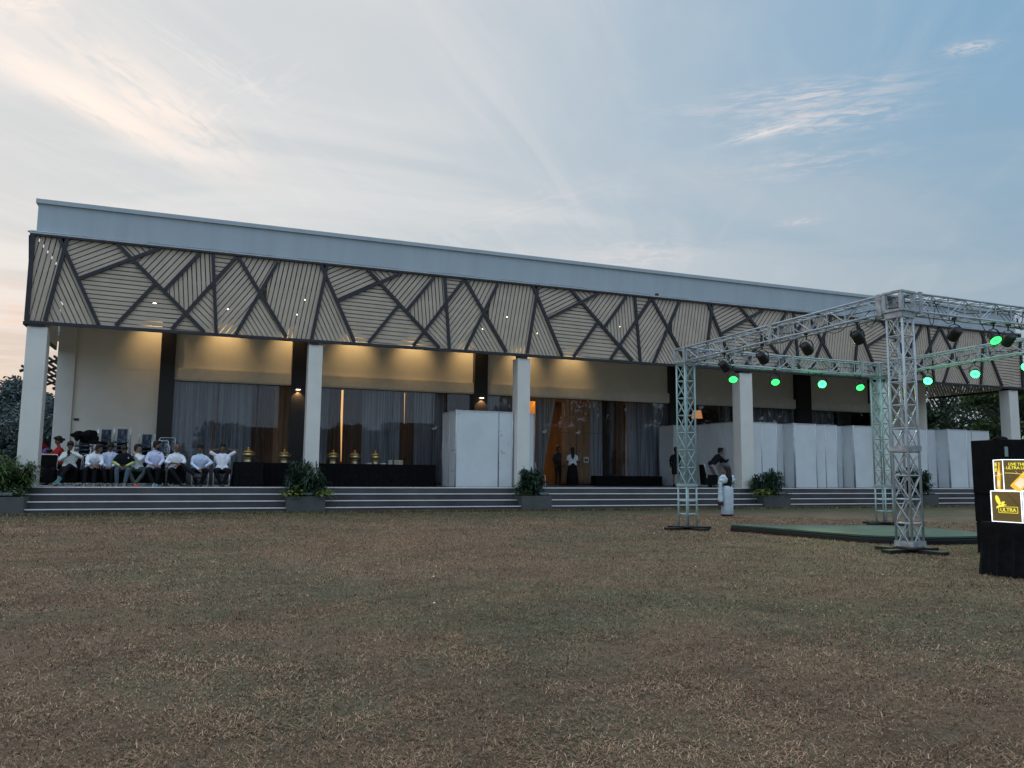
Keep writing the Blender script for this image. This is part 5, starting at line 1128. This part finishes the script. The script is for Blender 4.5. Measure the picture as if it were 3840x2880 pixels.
text('LIVE THE\nULTRA LIFE',.052,(.165,-.001,.325),(1,0,0),(0,0,1),upx,m_lett,bold=.012); bottle(upx,(.29,.20),R(47),.50,.19,fx,.001); swirl(upx,fx,.02,.58,.215,.004,ph=1.2)
bird(upx,fx,(.47,.055),.05,.001)
sx_=lambda u,v,o:(-o,.42-u,v)
text('SICK\nRULE'.replace('SICK','LIVE').replace('RULE','LIFE'),.075,(-.001,.42-.12,.315),(0,-1,0),(0,0,1),upx,m_lett,bold=.012,sx=.8); bottle(upx,(.24,.19),R(78),.36,.20,sx_,.001); swirl(upx,sx_,.02,.40,.20,.004,ph=2.4)
# speaker stack
sp_=empty('speaker_stack',(12.70,9.25,0),R(-12),'tall black cloth covered speaker stack behind the light boxes','speaker')
for k,(z0_,z1_) in enumerate(((0,.52),(.523,.98),(.983,1.88))):
    b=MB(); b.box(-.60-.01*k,.60+.01*k,-.35,.35,z0_,z1_); b.build('cabinet',m_cloth,sp_,bevel=.015)
b=MB(); b.ell((-.52,-.2,1.885),.11,.12,.05); b.ell((.45,-.2,1.875),.2,.12,.03); b.build('cloth_fold',m_cloth,sp_,smooth=True)
b=MB(); b.tube([(.22,-.353,1.885),(.25,-.356,1.80),(.28,-.356,1.72),(.26,-.356,1.66)],.008,n=5); b.build('white_tape',m_note,sp_)
b=MB(); b.box(-.585,-.525,-.356,-.3505,1.60,1.76); b.build('label_plate',mat('pale_label',(.25,.33,.32)),sp_)
b=MB(); b.box(-.34,-.29,-.357,-.3505,1.235,1.27); b.build('badge',mat('orange_badge',(.5,.10,.04)),sp_)
# ------------------------------------------------------------------ trees and background
m_bark=mat('tree_bark',(.045,.036,.028),rough=.9,bump=.6,bscale=12)
def tree(name,loc,h,cr,label,ml,nleaf=9000,trunk=.25,cb=.3,lsz=.22,nclu=46,open_=.0,cat='tree',group=None,shape='round'):
    root=empty(name,loc,0,label,cat,group); tb=MB(); cl=[]
    top=Vector((rng.normal(0,.3),rng.normal(0,.3),h*.9)); tb.tube([Vector((0,0,-.1)),Vector((rng.normal(0,.1),0,h*.3)),Vector((rng.normal(0,.2),rng.normal(0,.2),h*.6)),top],[trunk,trunk*.8,trunk*.5,trunk*.12],n=8)
    for k in range(nclu):
        t=rng.random(); zf=cb+(1-cb)*t
        rad=cr*(math.sin(PI*min(1,(t*.85+.12)))**.7 if shape=='round' else (1-t)**.75*.95+.08)
        a=rng.random()*2*PI; rr=rad*(.25+.75*math.sqrt(rng.random())); c=Vector((rr*math.cos(a),rr*math.sin(a),h*zf)); cl.append((c,cr*(.16+.14*rng.random())))
        s0=Vector((0,0,h*max(.15,zf-.22-.1*rng.random()))); tb.tube([s0,s0.lerp(c,.5)+Vector((0,0,.15)),c],[trunk*.28,trunk*.16,trunk*.05],n=5)
    tb.build('trunk',m_bark,root,smooth=True)
    cs=np.array([tuple(c) for c,_ in cl]); rs=np.array([r for _,r in cl]); idx=rng.integers(0,len(cl),nleaf)
    d=rng.normal(size=(nleaf,3)); d/=np.linalg.norm(d,axis=1)[:,None]; P=cs[idx]+d*(rs[idx]*(.35+.75*rng.random(nleaf)))[:,None]*np.array([1.15,1.15,.8])
    n1=rng.normal(size=(nleaf,3)); n1/=np.linalg.norm(n1,axis=1)[:,None]; n2=np.cross(n1,rng.normal(size=(nleaf,3))); n2/=np.linalg.norm(n2,axis=1)[:,None]
    sz=(lsz*(.5+.8*rng.random(nleaf)))[:,None]
    V_=np.stack([P-n1*sz,P+n2*sz*.42,P+n1*sz,P-n2*sz*.42],1).reshape(-1,3)
    me=bpy.data.meshes.new('crown'); me.vertices.add(4*nleaf); me.vertices.foreach_set('co',V_.ravel()); me.loops.add(4*nleaf); me.loops.foreach_set('vertex_index',np.arange(4*nleaf)); me.polygons.add(nleaf); me.polygons.foreach_set('loop_start',np.arange(nleaf)*4); me.update(calc_edges=True)
    finish('crown',me,ml,root); return root
ml_b=leafmat('bluish_leaf',(.055,.08,.078),(.105,.14,.135),.1); ml_d=leafmat('deep_green_leaf',(.018,.035,.02),(.05,.08,.04),.2); ml_g=leafmat('mid_green_leaf',(.03,.06,.02),(.08,.13,.04),.25); ml_r=leafmat('silhouette_leaf',(.02,.03,.02),(.05,.065,.035),.1)  # ml_b: blue of distant haze put into the left trees' leaf colour
# left
tree('conifer_tree',(-20.6,105,0),10.9,5.2,'dark pointed tree left of the first column',ml_b,16000,.3,.05,.26,90,shape='cone')
tree('broadleaf_tree',(-24.5,108,0),8.6,6.4,'rounded bluish tree at the left picture edge',ml_b,12000,.3,.05,.26,60)
tree('broadleaf_tree',(-17.3,100,0),9.0,4.2,'bluish tree seen between the first column and the pale corner pier, left one',ml_b,11000,.3,.05,.24,60)
tree('broadleaf_tree',(-15.6,101,0),10.4,4.2,'bluish tree seen between the first column and the pale corner pier, right one',ml_b,11000,.3,.05,.24,60)
# right
tree('broadleaf_tree',(44.0,38.5,0),5.6,2.6,'dark dense tree behind the nearest lattice tower under the fascia',ml_d,15000,.28,.08,.16,80)
tree('broadleaf_tree',(46.9,39.5,0),9.2,4.4,'open branched tree with sky showing through its crown at the right',ml_d,9000,.26,.10,.15,60)
tree('broadleaf_tree',(45.2,33.4,0),9.5,2.0,'brighter green tree beside the last column on the right',ml_g,13000,.24,.10,.15,60)
tree('broadleaf_tree',(66,50,0),9.0,6.0,'distant low tree behind the small white house',ml_d,9000,.28,.05,.25,50)
hs=empty('small_house',(56.5,43.5,0),R(-35),'small white walled house with pale roof behind the right hand trees','house'); b=MB(); b.box(-3,3,-2,2,0,4.1); b.build('wall',mat('house_wall',(.45,.45,.46)),hs); b=MB(); b.prism([(-2.6,4.11),(0,5.0),(2.6,4.11)],'x',-3.4,3.4); b.build('roof',mat('house_roof',(.40,.41,.42)),hs); b=MB(); b.box(-1,.2,-2.03,-2.001,2.2,3.2); b.build('window',m_al,hs)
# boundary fence at the right, seen dimly behind the speaker stack
b=MB(); b.box(37.5,70,33.5,33.6,0,2.6); tag(b.build('boundary_wall',mat('dark_wall',(.05,.05,.05))),'dark boundary wall behind the last column on the right','wall')
# trees and low building behind the camera: seen mirrored in the glazing
for k,(x,y,h,c) in enumerate(((2,-34,8.8,4),(9,-36,7.6,4),(16,-33,9.4,4.2),(24,-36,7.4,4),(30,-34,10,4.6),(38,-36,8.4,4.4),(47,-34,7.6,4),(57,-38,9.5,5),(68,-36,9,5),(-6,-36,8,4.4))):
    tree('treeline_tree',(x,y,0),h*.72,c*1.25,'tree standing behind the viewer, seen only as a dark shape mirrored in the glazing',ml_r,4200,.25,.0,.36,40,group='trees mirrored in the glazing')
for k,(x,y,h,c) in enumerate(((40,-13,12,6),(47,-17,13,6.5),(54,-8,13,6.5),(63,-14,14,7),(60,1,12.5,6),(71,-4,14,7),(75,9,14,7),(37,-24,12,6))):
    tree('treeline_tree',(x,y,0),h,c,'tall tree outside the right picture edge, only mirrored dark in the glazing',ml_r,5200,.3,.0,.42,50,group='tall trees mirrored in the right glazing')
gh=empty('garden_house',(20,-44,0),0,'flat roofed building behind the viewer, mirrored faintly in the glazing','building'); b=MB(); b.box(-16,30,-4,4,0,6.2); b.build('wall',mat('far_house_wall',(.12,.115,.11)),gh); b=MB(); b.box(-16.4,30.4,-4.4,4.4,6.21,6.6); b.build('roof',mat('far_roof',(.08,.08,.08)),gh)
# pergola along the left side of the hall
pg=empty('pergola',(-5.0,YB,0),0,'dark slatted pergola along the left side of the hall','pergola'); b=MB()
for k in range(9): x=-.12-.17*k; b.box(x-.03,x+.03,2.2,16,5.55-.07*k,5.63-.07*k)
b.build('slat',m_frame,pg)
b=MB()
for k in range(9): y=2.5+1.7*k; b=MB(); b.bar((0,y,5.50),(-1.6,y,4.86),.07,.1); b.build('rafter',m_frame,pg)
b=MB(); b.box(-.9,-.02,.6,2.1,6.0,6.9); b.build('eave_box',m_par,pg); b=MB(); b.bar((-.9,.5,5.85),(-.1,.5,6.1),.04,.05); b.build('brace',m_frame,pg)
cb_=MB(); cb_.tube([(-5.35,31.3,5.5),(-5.36,31.3,4.9),(-5.34,31.3,4.2)],.008,n=5); tag(cb_.build('hanging_wire',m_wire),'thin wire hanging beside the first cream column','wire')
